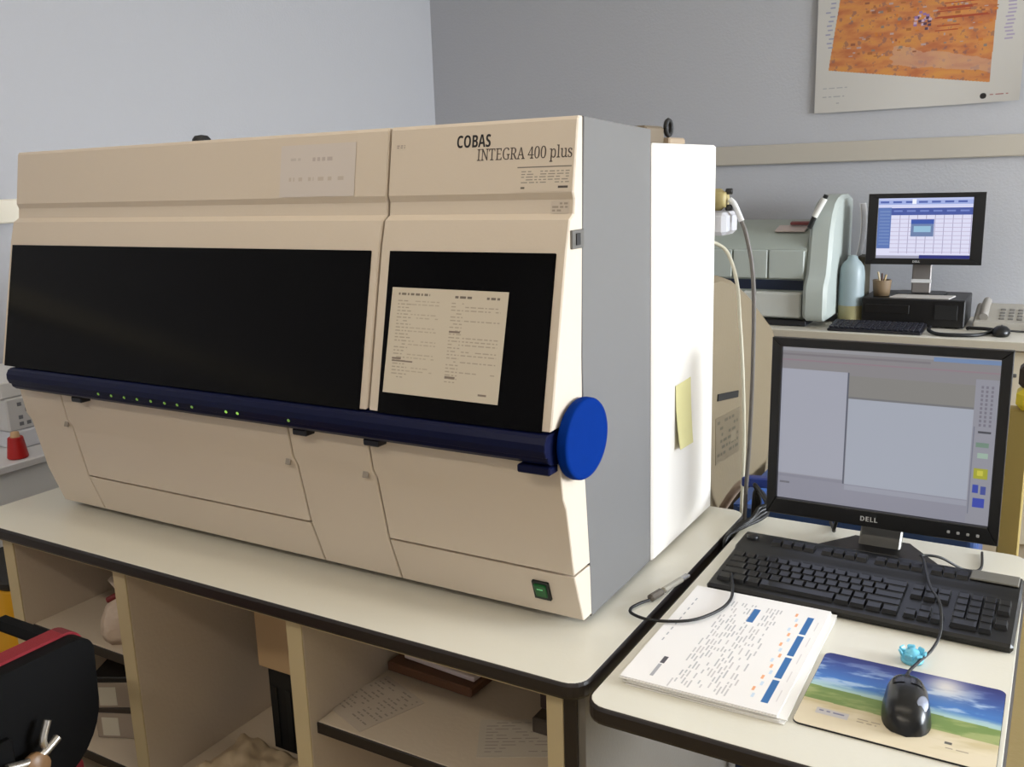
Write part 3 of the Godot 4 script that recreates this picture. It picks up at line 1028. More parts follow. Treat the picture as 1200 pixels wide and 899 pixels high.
	extr(st, [Vector2(-0.125, 0.075), Vector2(-0.128, 0.062), Vector2(-0.06, -0.03), Vector2(-0.05, -0.045), Vector2(0.05, -0.045), Vector2(0.06, -0.03), Vector2(0.128, 0.062), Vector2(0.125, 0.075), Vector2(0.04, 0.032), Vector2(-0.04, 0.032)], Vector3(0.279, 0, -0.685), X, Z, Y, 0.7605, 0.7690, 0.002)
	part("stand_foot", st, mat(Color(0.08, 0.075, 0.075), 0.45), t, "black swept stand foot")
	# its cables
	st = mb()
	tube(st, [Vector3(0.20, 0.835, -0.712), Vector3(0.196, 0.80, -0.716), Vector3(0.19, 0.775, -0.722), Vector3(0.186, 0.766, -0.745), Vector3(0.17, 0.764, -0.79)], 0.0035)
	part("cord", st, mat(Color(0.04, 0.04, 0.04), 0.4), t)

func key_mesh(w: float) -> Mesh:
	var st := mb()
	var a := w * 0.0196 / 2.0 - 0.0004
	var b := 0.0103
	var ta := a - 0.0018
	var tb := 0.0084
	var lo := [Vector3(-a, 0, -b), Vector3(a, 0, -b), Vector3(a, 0, b), Vector3(-a, 0, b)]
	var hi := [Vector3(-ta, 0.0075, -tb - 0.0006), Vector3(ta, 0.0075, -tb - 0.0006), Vector3(ta, 0.0068, tb - 0.0006), Vector3(-ta, 0.0068, tb - 0.0006)]
	var dish := [Vector3(-ta * 0.8, 0.0066, -tb * 0.8), Vector3(ta * 0.8, 0.0066, -tb * 0.8), Vector3(ta * 0.8, 0.0062, tb * 0.8), Vector3(-ta * 0.8, 0.0062, tb * 0.8)]
	for k in 4:
		var j := (k + 1) % 4
		var out: Vector3 = (lo[k] + lo[j]).normalized()
		face(st, [lo[k], lo[j], hi[j], hi[k]], (out + Y * 0.4).normalized())
		face(st, [hi[k], hi[j], dish[j], dish[k]], (Y - out * 0.25).normalized())
	face(st, dish, Y)
	face(st, lo, -Y)
	return st.commit()

func keyboard_near() -> void:
	var black := mat(Color(0.05, 0.05, 0.052), 0.38)
	var keym := mat(Color(0.055, 0.055, 0.058), 0.33)
	var t := thing("keyboard", "black full size keyboard in front of the near monitor", "keyboard", Vector3(0.284, 0.7605, -0.490), "", true, deg_to_rad(-1.2))
	var st := mb()
	# body: a wedge with a raised rear strip
	extr(st, [Vector2(0.112, 0.001), Vector2(0.114, 0.010), Vector2(0.110, 0.0145), Vector2(0.098, 0.0155), Vector2(-0.018, 0.0245), Vector2(-0.034, 0.026), Vector2(-0.040, 0.031), Vector2(-0.100, 0.0335), Vector2(-0.108, 0.030), Vector2(-0.110, 0.020), Vector2(-0.108, 0.001)], Vector3.ZERO, Z, Y, X, -0.232, 0.236, 0.004)
	part("body", st, black, t)
	var ang := atan2(0.0105, 0.136)
	var tilt := Basis(X, ang)
	var top := func(x: float, z: float) -> Vector3: return Vector3(x, 0.0154 + (0.098 - z) * 0.0776, z)
	var rows := [
		[0.0840, [1.25, 1.25, 1.25, 6.25, 1.25, 1.25, 1.25, 1.25], [1, 1, 1], [2, 1]],
		[0.0625, [2.25, 1, 1, 1, 1, 1, 1, 1, 1, 1, 1, 2.75], [-1, 1, -1], [1, 1, 1, 1]],
		[0.0410, [1.75, 1, 1, 1, 1, 1, 1, 1, 1, 1, 1, 1, 2.25], [], [1, 1, 1, -1]],
		[0.0195, [1.5, 1, 1, 1, 1, 1, 1, 1, 1, 1, 1, 1, 1, 1.5], [1, 1, 1], [1, 1, 1, 1]],
		[-0.0020, [1, 1, 1, 1, 1, 1, 1, 1, 1, 1, 1, 1, 1, 2], [1, 1, 1], [1, 1, 1, 1]],
	]
	var meshes := {}
	for r in rows:
		for blk in [[r[1], -0.221], [r[2], -0.221 + 15.35 * 0.0196], [r[3], -0.221 + 18.75 * 0.0196]]:
			var x: float = blk[1]
			for w in blk[0]:
				var ww: float = absf(w) * 0.0196
				if w > 0:
					if not meshes.has(w):
						meshes[w] = key_mesh(w)
					var o := MeshInstance3D.new()
					o.name = numbered("key", t)
					o.mesh = meshes[w]
					o.material_override = keym
					t.add_child(o, true)
					o.transform = Transform3D(tilt, top.call(x + ww / 2.0, r[0]) - Vector3(0, 0.0004, 0))
				x += ww
	# round volume key and media keys on the rear strip
	st = mb()
	lathe(st, [Vector2(0.011, 0.0), Vector2(0.011, 0.004), Vector2(0.009, 0.006), Vector2(0.0, 0.0065)], Vector3(-0.211, 0.0325, -0.076), Basis(), 18)
	part("volume_key", st, keym, t)
	for k in 15:
		var o := MeshInstance3D.new()
		o.name = numbered("function_key", t)
		o.mesh = meshes[1]
		o.material_override = keym
		t.add_child(o, true)
		o.position = Vector3(-0.162 + k * 0.0196 + int(k / 4.0) * 0.0115, 0.0316, -0.066)
	st = mb()
	span(st, Vector3(0.158, 0.0325, -0.099), Vector3(0.230, 0.0365, -0.060), 0.0015)
	part("status_panel", st, mat(Color(0.42, 0.41, 0.38), 0.4), t, "grey status panel")

func mouse_near() -> void:
	var t := thing("computer_mouse", "glossy black computer mouse on the beach mouse mat", "mouse", Vector3(0.405, 0.7628, -0.140), "", true, deg_to_rad(8))
	var st := mb()
	var shell := func(st2: SurfaceTool, z0: float, z1: float, x0: float, x1: float, lift: float) -> void:
		var nz := 18
		var nx := 14
		var at := func(i: int, j: int) -> Vector3:
			var u := -1.0 + 2.0 * j / nx
			u = lerpf(x0, x1, (u + 1.0) / 2.0)
			var z := lerpf(z0, z1, float(i) / nz)
			var f := clampf((z + 0.060) / 0.120, 0.0, 1.0)
			var halfw := 0.031 * pow(maxf(0.0, 1.0 - pow(absf(f * 2.0 - 1.0), 3.2)), 0.5) * (0.92 + 0.1 * f)
			var hh := (0.012 + 0.027 * pow(sin(PI * clampf(0.12 + 0.80 * f, 0, 1)), 0.8)) * pow(maxf(0.0, 1.0 - pow(absf(f * 2.0 - 1.0), 6.0)), 0.5)
			return Vector3(halfw * u, hh * pow(maxf(0.0, 1.0 - pow(absf(u), 3.0)), 0.55) + lift, z)
		for i in nz:
			for j in nx:
				var p := [at.call(i, j), at.call(i, j + 1), at.call(i + 1, j + 1), at.call(i + 1, j)]
				var n: Vector3 = (p[2] - p[0]).cross(p[1] - p[3])
				n = n if n.y >= 0 else -n
				if n.length() < 1e-12:
					continue
				st2.set_smooth_group(1)
				tri(st2, [p[0], p[1], p[2]], [n, n, n])
				tri(st2, [p[0], p[2], p[3]], [n, n, n])
	shell.call(st, -0.060, 0.060, -1.0, 1.0, 0.0005)
	st.index()
	st.generate_normals()
	part("body", st, mat(Color(0.035, 0.033, 0.033), 0.28), t)
	for s in [[-0.62, -0.12], [0.12, 0.62]]:
		st = mb()
		shell.call(st, -0.055, -0.006, s[0], s[1], 0.0014)
		st.index()
		st.generate_normals()
		part("mouse_button", st, mat(Color(0.05, 0.047, 0.046), 0.25), t)
	st = mb()
	lathe(st, [Vector2(0.0, -0.0035), Vector2(0.0085, -0.0035), Vector2(0.0095, -0.002), Vector2(0.0095, 0.002), Vector2(0.0085, 0.0035), Vector2(0.0, 0.0035)], Vector3(0, 0.0265, -0.034), Basis(-Y, X, Z), 18)
	part("scroll_wheel", st, mat(Color(0.16, 0.15, 0.14), 0.5), t)
	st = mb()
	lathe(st, [Vector2(0.010, 0.0), Vector2(0.0085, 0.0012), Vector2(0.0, 0.0016)], Vector3(0.018, 0.0300, 0.026), Basis(Y, 0.0) * Basis(Z, -0.62) * Basis(X, 0.45), 16, Vector2(0.8, 1.3))
	part("emblem", st, mat(Color(0.50, 0.52, 0.58), 0.3, 0.4), t)
	st = mb()
	tube(st, [Vector3(0, 0.010, -0.058), Vector3(0.002, 0.012, -0.085), Vector3(0.016, 0.010, -0.125), Vector3(0.034, 0.012, -0.165), Vector3(0.046, 0.022, -0.208), Vector3(0.045, 0.043, -0.26), Vector3(0.032, 0.045, -0.32), Vector3(0.024, 0.046, -0.42), Vector3(0.022, 0.044, -0.445), Vector3(0.052, 0.038, -0.460), Vector3(0.090, 0.012, -0.484), Vector3(0.120, 0.001, -0.52), Vector3(0.128, 0.0015, -0.60)], 0.0023)
	part("cord", st, mat(Color(0.05, 0.05, 0.05), 0.45), t)

# ---------------------------------------------------------------- the rear bench along the back wall
func rear_bench() -> void:
	var st := mb()
	var t := thing("rear_worktop", "pale rear worktop against the grey back wall", "worktop", Vector3(0.4, 0.82, -2.86))
	slab(st, -2.0, -3.145, 2.25, -2.582, 0.82, 0.85, 0.01, 0.001)
	part("surface", st, mat(Color(0.82, 0.80, 0.75), 0.4, 0.0, 0.08, 120.0), t)
	st = mb()
	span(st, Vector3(-2.0, 0.819, -2.5815), Vector3(2.25, 0.8485, -2.576), 0.001)
	part("edge_band", st, mat(Color(0.70, 0.67, 0.61), 0.5), t)
	var c := thing("rear_cabinet_unit", "row of cream cupboards under the rear worktop", "cabinet", Vector3(0.4, 0, -2.86))
	st = mb()
	span(st, Vector3(-1.98, 0.0, -3.14), Vector3(2.2, 0.819, -2.63), 0.002)
	part("carcass", st, mat(Color(0.70, 0.65, 0.57), 0.6), c)
	for k in 8:
		st = mb()
		var x := -1.97 + k * 0.52
		span(st, Vector3(x, 0.10, -2.629), Vector3(x + 0.51, 0.81, -2.612), 0.002)
		var d := part("door", st, mat(Color(0.78, 0.74, 0.66), 0.5), c)
		st = mb()
		span(st, Vector3(x + 0.2, 0.72, -2.6118), Vector3(x + 0.31, 0.732, -2.598), 0.002)
		part("handle", st, mat(Color(0.3, 0.3, 0.3), 0.4), d)

	# grey-green bench analyzer
	var gg := mat(Color(0.63, 0.66, 0.63), 0.5)
	var gl := mat(Color(0.67, 0.70, 0.68), 0.5)
	var an := thing("blood_analyzer", "pale grey-green bench analyzer on the rear worktop", "analyzer", Vector3(-0.6, 0.85, -2.86))
	st = mb()
	span(st, Vector3(-1.08, 0.852, -3.06), Vector3(-0.33, 0.875, -2.665), 0.003)
	part("base", st, mat(Color(0.10, 0.10, 0.12), 0.5), an)
	st = mb()
	extr(st, [Vector2(-3.06, 0.876), Vector2(-2.69, 0.876), Vector2(-2.69, 1.152), Vector2(-2.74, 1.20), Vector2(-2.86, 1.235), Vector2(-3.06, 1.25)], Vector3.ZERO, Z, Y, X, -1.07, -0.34, 0.006)
	part("body", st, gg, an)
	# rounded tower at the right
	st = mb()
	var tower := [Vector2(-3.07, 0.876), Vector2(-2.66, 0.876), Vector2(-2.635, 0.884), Vector2(-2.625, 0.905), Vector2(-2.625, 0.99), Vector2(-2.632, 1.02), Vector2(-2.65, 1.04), Vector2(-2.668, 1.06), Vector2(-2.678, 1.10), Vector2(-2.69, 1.17), Vector2(-2.705, 1.23), Vector2(-2.735, 1.285), Vector2(-2.78, 1.325), Vector2(-2.83, 1.345), Vector2(-2.89, 1.355), Vector2(-3.02, 1.355), Vector2(-3.06, 1.345), Vector2(-3.07, 1.32)]
	extr(st, tower, Vector3.ZERO, Z, Y, X, -0.339, -0.247, 0.014, 60.0)
	part("tower", st, gl, an)
	for k in 5:
		st = mb()
		var x := -1.065 + k * 0.1445
		span(st, Vector3(x, 1.036, -2.689), Vector3(x + 0.1395, 1.150, -2.677), 0.004)
		part("cover_panel", st, gl, an)
	st = mb()
	span(st, Vector3(-1.06, 0.992, -2.6895), Vector3(-0.35, 1.031, -2.684), 0.001)
	part("tray_slot", st, mat(Color(0.10, 0.14, 0.22), 0.4), an, "dark blue tray slot")
	for k in 3:
		st = mb()
		var x := -1.06 + k * 0.238
		span(st, Vector3(x, 0.885, -2.689), Vector3(x + 0.234, 0.985, -2.655), 0.006)
		part("drawer", st, mat(Color(0.76, 0.77, 0.75), 0.5), an)
	st = mb()
	box(st, Vector3(-0.43, 1.226, -2.80), Vector3(0.12, 0.008, 0.07), 0.002, Basis(X, 0.25))
	part("label_plate", st, mat(Color(0.78, 0.72, 0.70), 0.5), an)
	st = mb()
	box(st, Vector3(-0.40, 1.247, -2.82), Vector3(0.08, 0.012, 0.02), 0.002, Basis(X, 0.2))
	part("red_strip", st, mat(Color(0.50, 0.26, 0.26), 0.5), an)
	# white pen-like wand leaning on the tower
	var wd := thing("sampling_wand", "black and white wand leaning on the grey-green analyzer", "wand", Vector3(-0.32, 1.24, -2.74))
	st = mb()
	tube(st, [Vector3(-0.335, 1.235, -2.69), Vector3(-0.318, 1.278, -2.69)], 0.010)
	part("grip", st, mat(Color(0.08, 0.09, 0.10), 0.4), wd)
	st = mb()
	tube(st, [Vector3(-0.3178, 1.2785, -2.69), Vector3(-0.283, 1.348, -2.695)], 0.012)
	part("barrel", st, mat(Color(0.86, 0.86, 0.84), 0.4), wd)
	st = mb()
	tube(st, [Vector3(-0.2826, 1.349, -2.695), Vector3(-0.277, 1.361, -2.694)], 0.009)
	part("tip", st, mat(Color(0.08, 0.09, 0.10), 0.4), wd)

	# translucent bottle with yellow liquid
	var bo := thing("plastic_bottle", "translucent plastic bottle half full of yellow liquid", "bottle", Vector3(-0.196, 0.85, -2.84))
	st = mb()
	lathe(st, [Vector2(0.0, 0.001), Vector2(0.045, 0.001), Vector2(0.049, 0.008), Vector2(0.049, 0.072)], Vector3(-0.196, 0.85, -2.84), Basis(), 24)
	part("liquid", st, mat(Color(0.60, 0.57, 0.42), 0.3), bo, "yellow liquid")
	st = mb()
	lathe(st, [Vector2(0.049, 0.0722), Vector2(0.0495, 0.17), Vector2(0.0485, 0.20), Vector2(0.044, 0.225), Vector2(0.034, 0.243), Vector2(0.022, 0.253), Vector2(0.017, 0.268), Vector2(0.0, 0.271)], Vector3(-0.196, 0.85, -2.84), Basis(), 24)
	part("shell", st, mat(Color(0.56, 0.615, 0.63), 0.4), bo)
	# second computer: desktop unit, monitor, sheet, cup, keyboard, mouse
	var pc := thing("desktop_computer", "flat black desktop computer under the small rear monitor", "computer", Vector3(0.03, 0.85, -2.93))
	st = mb()
	span(st, Vector3(-0.145, 0.855, -3.06), Vector3(0.225, 0.960, -2.79), 0.004)
	part("case", st, mat(Color(0.055, 0.05, 0.05), 0.4), pc)
	st = mb()
	span(st, Vector3(-0.13, 0.902, -2.7895), Vector3(0.03, 0.935, -2.784), 0.001)
	part("drive_tray", st, mat(Color(0.09, 0.085, 0.085), 0.3), pc)
	st = mb()
	span(st, Vector3(0.12, 0.885, -2.7895), Vector3(0.20, 0.94, -2.785), 0.001)
	part("grille", st, mat(Color(0.03, 0.03, 0.03), 0.6), pc)
	for x in [-0.12, 0.2]:
		for z in [-2.82, -3.03]:
			st = mb()
			lathe(st, [Vector2(0.0, 0.0003), Vector2(0.01, 0.0003), Vector2(0.01, 0.006)], Vector3(x, 0.85, z), Basis(), 10)
			part("foot", st, mat(Color(0.03, 0.03, 0.03), 0.6), pc)
	monitor_far()
	st = mb()
	page(st, Vector3(-0.03, 0.9605, -2.895), X * 0.21 + Z * -0.004, Z * 0.095 - X * 0.015, Y, 0.004)
	tag(part("folded_paper", st, mat(Color(0.78, 0.76, 0.74), 0.7)), "white folded paper on the rear desktop computer", "paper")
	var cp := thing("trinket_pot", "small tan pot with pens beside the rear monitor stand", "pot", Vector3(-0.085, 0.961, -2.86))
	st = mb()
	lathe(st, [Vector2(0.0, 0.0005), Vector2(0.030, 0.0005), Vector2(0.033, 0.03), Vector2(0.036, 0.062), Vector2(0.031, 0.062), Vector2(0.028, 0.02), Vector2(0.0, 0.015)], Vector3(-0.085, 0.961, -2.86), Basis(), 20)
	part("pot", st, mat(Color(0.46, 0.38, 0.28), 0.6), cp)
	for k in 3:
		st = mb()
		tube(st, [Vector3(-0.085, 0.98, -2.86), Vector3(-0.10 + k * 0.014, 1.055 - k * 0.006, -2.85 - k * 0.01)], 0.004, 6, 2)
		part("pen", st, mat([Color(0.75, 0.68, 0.55), Color(0.3, 0.2, 0.15), Color(0.70, 0.60, 0.42)][k], 0.5), cp)
	var kb := thing("rear_keyboard", "dark keyboard on the rear worktop below the small monitor", "keyboard", Vector3(-0.02, 0.8505, -2.68))
	st = mb()
	extr(st, [Vector2(-2.765, 0.851), Vector2(-2.605, 0.851), Vector2(-2.603, 0.861), Vector2(-2.763, 0.872)], Vector3.ZERO, Z, Y, X, -0.235, 0.10, 0.003)
	part("body", st, mat(Color(0.10, 0.10, 0.13), 0.4), kb)
	for r in 5:
		st = mb()
		for k in 17:
			box(st, Vector3(-0.222 + k * 0.0192, 0.8665 + r * 0.0020, -2.622 - r * 0.027), Vector3(0.0155, 0.006, 0.020), 0.001)
		part("key_row", st, mat(Color(0.15, 0.15, 0.19), 0.4), kb)
	var rm := thing("rear_mouse", "black mouse at the right end of the rear worktop", "mouse", Vector3(0.355, 0.8505, -2.70))
	st = mb()
	for k in 1:
		lathe(st, [Vector2(0.0, 0.0003), Vector2(0.026, 0.0003), Vector2(0.031, 0.010), Vector2(0.029, 0.022), Vector2(0.018, 0.033), Vector2(0.0, 0.036)], Vector3(0.355, 0.8505, -2.70), Basis(), 20, Vector2(1.0, 1.6))
	part("body", st, mat(Color(0.05, 0.05, 0.055), 0.3), rm)
	st = mb()
	lathe(st, [Vector2(0.0, -0.003), Vector2(0.007, -0.003), Vector2(0.007, 0.003), Vector2(0.0, 0.003)], Vector3(0.355, 0.880, -2.722), Basis(-Y, X, Z), 12)
	part("scroll_wheel", st, mat(Color(0.3, 0.3, 0.32), 0.5), rm)
	st = mb()
	tube(st, [Vector3(0.36, 0.862, -2.752), Vector3(0.44, 0.8555, -2.78), Vector3(0.56, 0.8555, -2.80)], 0.004, 6)
	part("cord", st, mat(Color(0.05, 0.05, 0.05), 0.5), rm)
	st = mb()
	tube(st, [Vector3(0.115, 0.865, -2.73), Vector3(0.118, 0.862, -2.67), Vector3(0.15, 0.858, -2.622), Vector3(0.215, 0.858, -2.615), Vector3(0.285, 0.857, -2.65), Vector3(0.33, 0.862, -2.745), Vector3(0.25, 0.86, -2.78), Vector3(0.24, 0.86, -2.77)], 0.007, 8)
	tag(part("black_cable", st, mat(Color(0.04, 0.04, 0.045), 0.45)), "thick black cable looped beside the rear keyboard", "cable")
	var ph := thing("desk_telephone", "light grey desk telephone right of the rear computer", "telephone", Vector3(0.35, 0.8505, -2.92))
	st = mb()
	extr(st, [Vector2(-3.02, 0.851), Vector2(-2.82, 0.851), Vector2(-2.82, 0.878), Vector2(-3.02, 0.925)], Vector3.ZERO, Z, Y, X, 0.25, 0.46, 0.006)
	part("body", st, mat(Color(0.66, 0.64, 0.60), 0.5), ph)
	for k in 12:
		st = mb()
		var zz := -2.86 - int(k / 3.0) * 0.030
		box(st, Vector3(0.345 + (k % 3) * 0.03, 0.8785 + (-2.82 - zz) * 0.235, zz), Vector3(0.018, 0.008, 0.014), 0.002, Basis(X, 0.23))
		part("button", st, mat(Color(0.45, 0.44, 0.42), 0.5), ph)
	st = mb()
	tube(st, [Vector3(0.285, 0.895, -2.84), Vector3(0.285, 0.925, -2.92), Vector3(0.285, 0.935, -3.0)], 0.016, 10)
	part("handset", st, mat(Color(0.60, 0.58, 0.55), 0.5), ph)
	st = mb()
	tube(st, [Vector3(0.475, 0.858, -2.80), Vector3(0.470, 0.91, -2.83), Vector3(0.472, 0.99, -2.88), Vector3(0.49, 1.02, -2.95), Vector3(0.52, 0.90, -3.03)], 0.006, 8)
	tag(part("telephone_cable", st, mat(Color(0.04, 0.04, 0.045), 0.45)), "black cord rising behind the grey telephone to the wall", "cable")
	# bent white card beside the small monitor
	st = mb()
	var cards := []
	for i in 7:
		var a := -0.5 + i / 6.0
		cards.append(Vector2(-0.192 + 0.022 * (0.25 - a * a) * 2.0 + 0.008 * i / 6.0, 1.108 + i * 0.035))
	var back := []
	for q in cards:
		back.push_front(q + Vector2(-0.003, 0))
	extr(st, cards + back, Vector3.ZERO, X, Y, Z, -3.0, -2.88, 0.0003)
	tag(part("bent_card", st, mat(Color(0.90, 0.90, 0.90), 0.6)), "curved white card tucked left of the small rear monitor", "card")
	st = mb()
	span(st, Vector3(-0.215, 0.851, -3.03), Vector3(-0.160, 1.108, -2.90), 0.004)
	tag(part("file_box", st, mat(Color(0.30, 0.28, 0.22), 0.6)), "narrow dark file box behind the bottle", "box")

func monitor_far() -> void:
	var black := mat(Color(0.045, 0.045, 0.05), 0.35)
	var t := thing("rear_monitor", "small black widescreen monitor with a blue spreadsheet at the back", "monitor", Vector3(0.04, 0.96, -2.93))
	var turn := Basis(Y, 0.06) * Basis(X, -0.05)
	var o := Vector3(0.055, 1.221, -2.87)
	var pos := func(x: float, y: float, z: float) -> Vector3: return o + turn * Vector3(x, y, z)
	var st := mb()
	var oc := [Vector2(-0.205, 0.136), Vector2(0.207, 0.136), Vector2(0.207, -0.136), Vector2(-0.205, -0.136)]
	var ic := [Vector2(-0.168, 0.118), Vector2(0.165, 0.118), Vector2(0.165, -0.112), Vector2(-0.168, -0.112)]
	for k in 4:
		var j := (k + 1) % 4
		extr(st, [oc[k], oc[j], ic[j], ic[k]], o, turn * X, turn * Y, turn * Z, -0.004, 0.010, 0.001)
	part("bezel", st, black, t)
	st = mb()
	extr(st, rrect(-0.203, -0.134, 0.205, 0.134, 0.006), o, turn * X, turn * Y, turn * Z, -0.045, -0.005, 0.004)
	part("back_shell", st, black, t)
	var img := canvas(320, 220, Color(0.86, 0.86, 0.95))
	var nav := Color(0.30, 0.38, 0.66)
	img.fill_rect(Rect2i(0, 0, 320, 8), Color(0.74, 0.77, 0.92))
	img.fill_rect(Rect2i(0, 8, 320, 16), Color(0.62, 0.68, 0.88))
	for k in 7:
		img.fill_rect(Rect2i(6 + k * 44, 11, 30, 7), nav)
	img.fill_rect(Rect2i(116, 4, 14, 18), Color(0.94, 0.95, 1.0))
	img.fill_rect(Rect2i(0, 26, 320, 6), Color(0.80, 0.82, 0.95))
	img.fill_rect(Rect2i(0, 34, 46, 150), Color(0.36, 0.46, 0.70))
	for k in 11:
		img.fill_rect(Rect2i(6, 46 + k * 12, 36, 5), Color(0.44, 0.54, 0.74))
	img.fill_rect(Rect2i(46, 36, 274, 26), Color(0.27, 0.34, 0.62))
	for k in 6:
		img.fill_rect(Rect2i(54 + k * 45, 44, 30, 6), Color(0.45, 0.52, 0.78))
	for k in 9:
		img.fill_rect(Rect2i(76 + k * 30, 62, 2, 140), Color(0.60, 0.58, 0.70))
	for k in 9:
		img.fill_rect(Rect2i(46, 76 + k * 15, 274, 2), Color(0.74, 0.70, 0.80))
	img.fill_rect(Rect2i(116, 78, 78, 62), Color(0.42, 0.50, 0.66))
	img.fill_rect(Rect2i(116, 78, 78, 16), Color(0.22, 0.34, 0.66))
	img.fill_rect(Rect2i(126, 102, 58, 22), Color(0.58, 0.74, 0.84))
	img.fill_rect(Rect2i(0, 210, 150, 10), Color(0.60, 0.60, 0.68))
	img.fill_rect(Rect2i(150, 208, 170, 12), Color(0.16, 0.18, 0.46))
	st = mb()
	face(st, [pos.call(-0.168, 0.118, 0.001), pos.call(0.165, 0.118, 0.001), pos.call(0.165, -0.112, 0.001), pos.call(-0.168, -0.112, 0.001)], turn * Z, [Vector2(0, 0), Vector2(1, 0), Vector2(1, 1), Vector2(0, 1)])
	face(st, [pos.call(-0.168, 0.118, -0.003), pos.call(0.165, 0.118, -0.003), pos.call(0.165, -0.112, -0.003), pos.call(-0.168, -0.112, -0.003)], turn * -Z)
	part("screen", st, glow(Color.WHITE, 1.0, img), t)
	var li := AreaLight3D.new()
	li.name = "screen_glow"
	li.area_size = Vector2(0.33, 0.22)
	li.light_energy = 0.02
	li.light_color = Color(0.8, 0.85, 1.0)
	li.shadow_enabled = true
	li.area_range = 6.0
	add_child(li)
	li.position = pos.call(0, 0, 0.012)
	li.rotation = Vector3(-0.05, PI + 0.06, 0)
	lettering("maker_lettering", "DELL", "Droid Sans", 800, false, 0.026, 0.008, pos.call(-0.02, -0.124, 0.0104), turn * X, turn * Y, mat(Color(0.7, 0.7, 0.7), 0.4), t)
	st = mb()
	span(st, Vector3(0.015, 0.966, -2.945), Vector3(0.085, 1.16, -2.925), 0.004)
	part("stand_neck", st, mat(Color(0.55, 0.53, 0.52), 0.35, 0.5), t, "silver stand neck")
	st = mb()
	span(st, Vector3(0.013, 1.008, -2.9255), Vector3(0.087, 1.022, -2.920), 0.001)
	part("stand_clip", st, mat(Color(0.85, 0.85, 0.85), 0.3), t)
	st = mb()
	slab(st, -0.04, -3.03, 0.14, -2.90, 0.9605, 0.966, 0.03, 0.001)
	part("stand_foot", st, black, t)

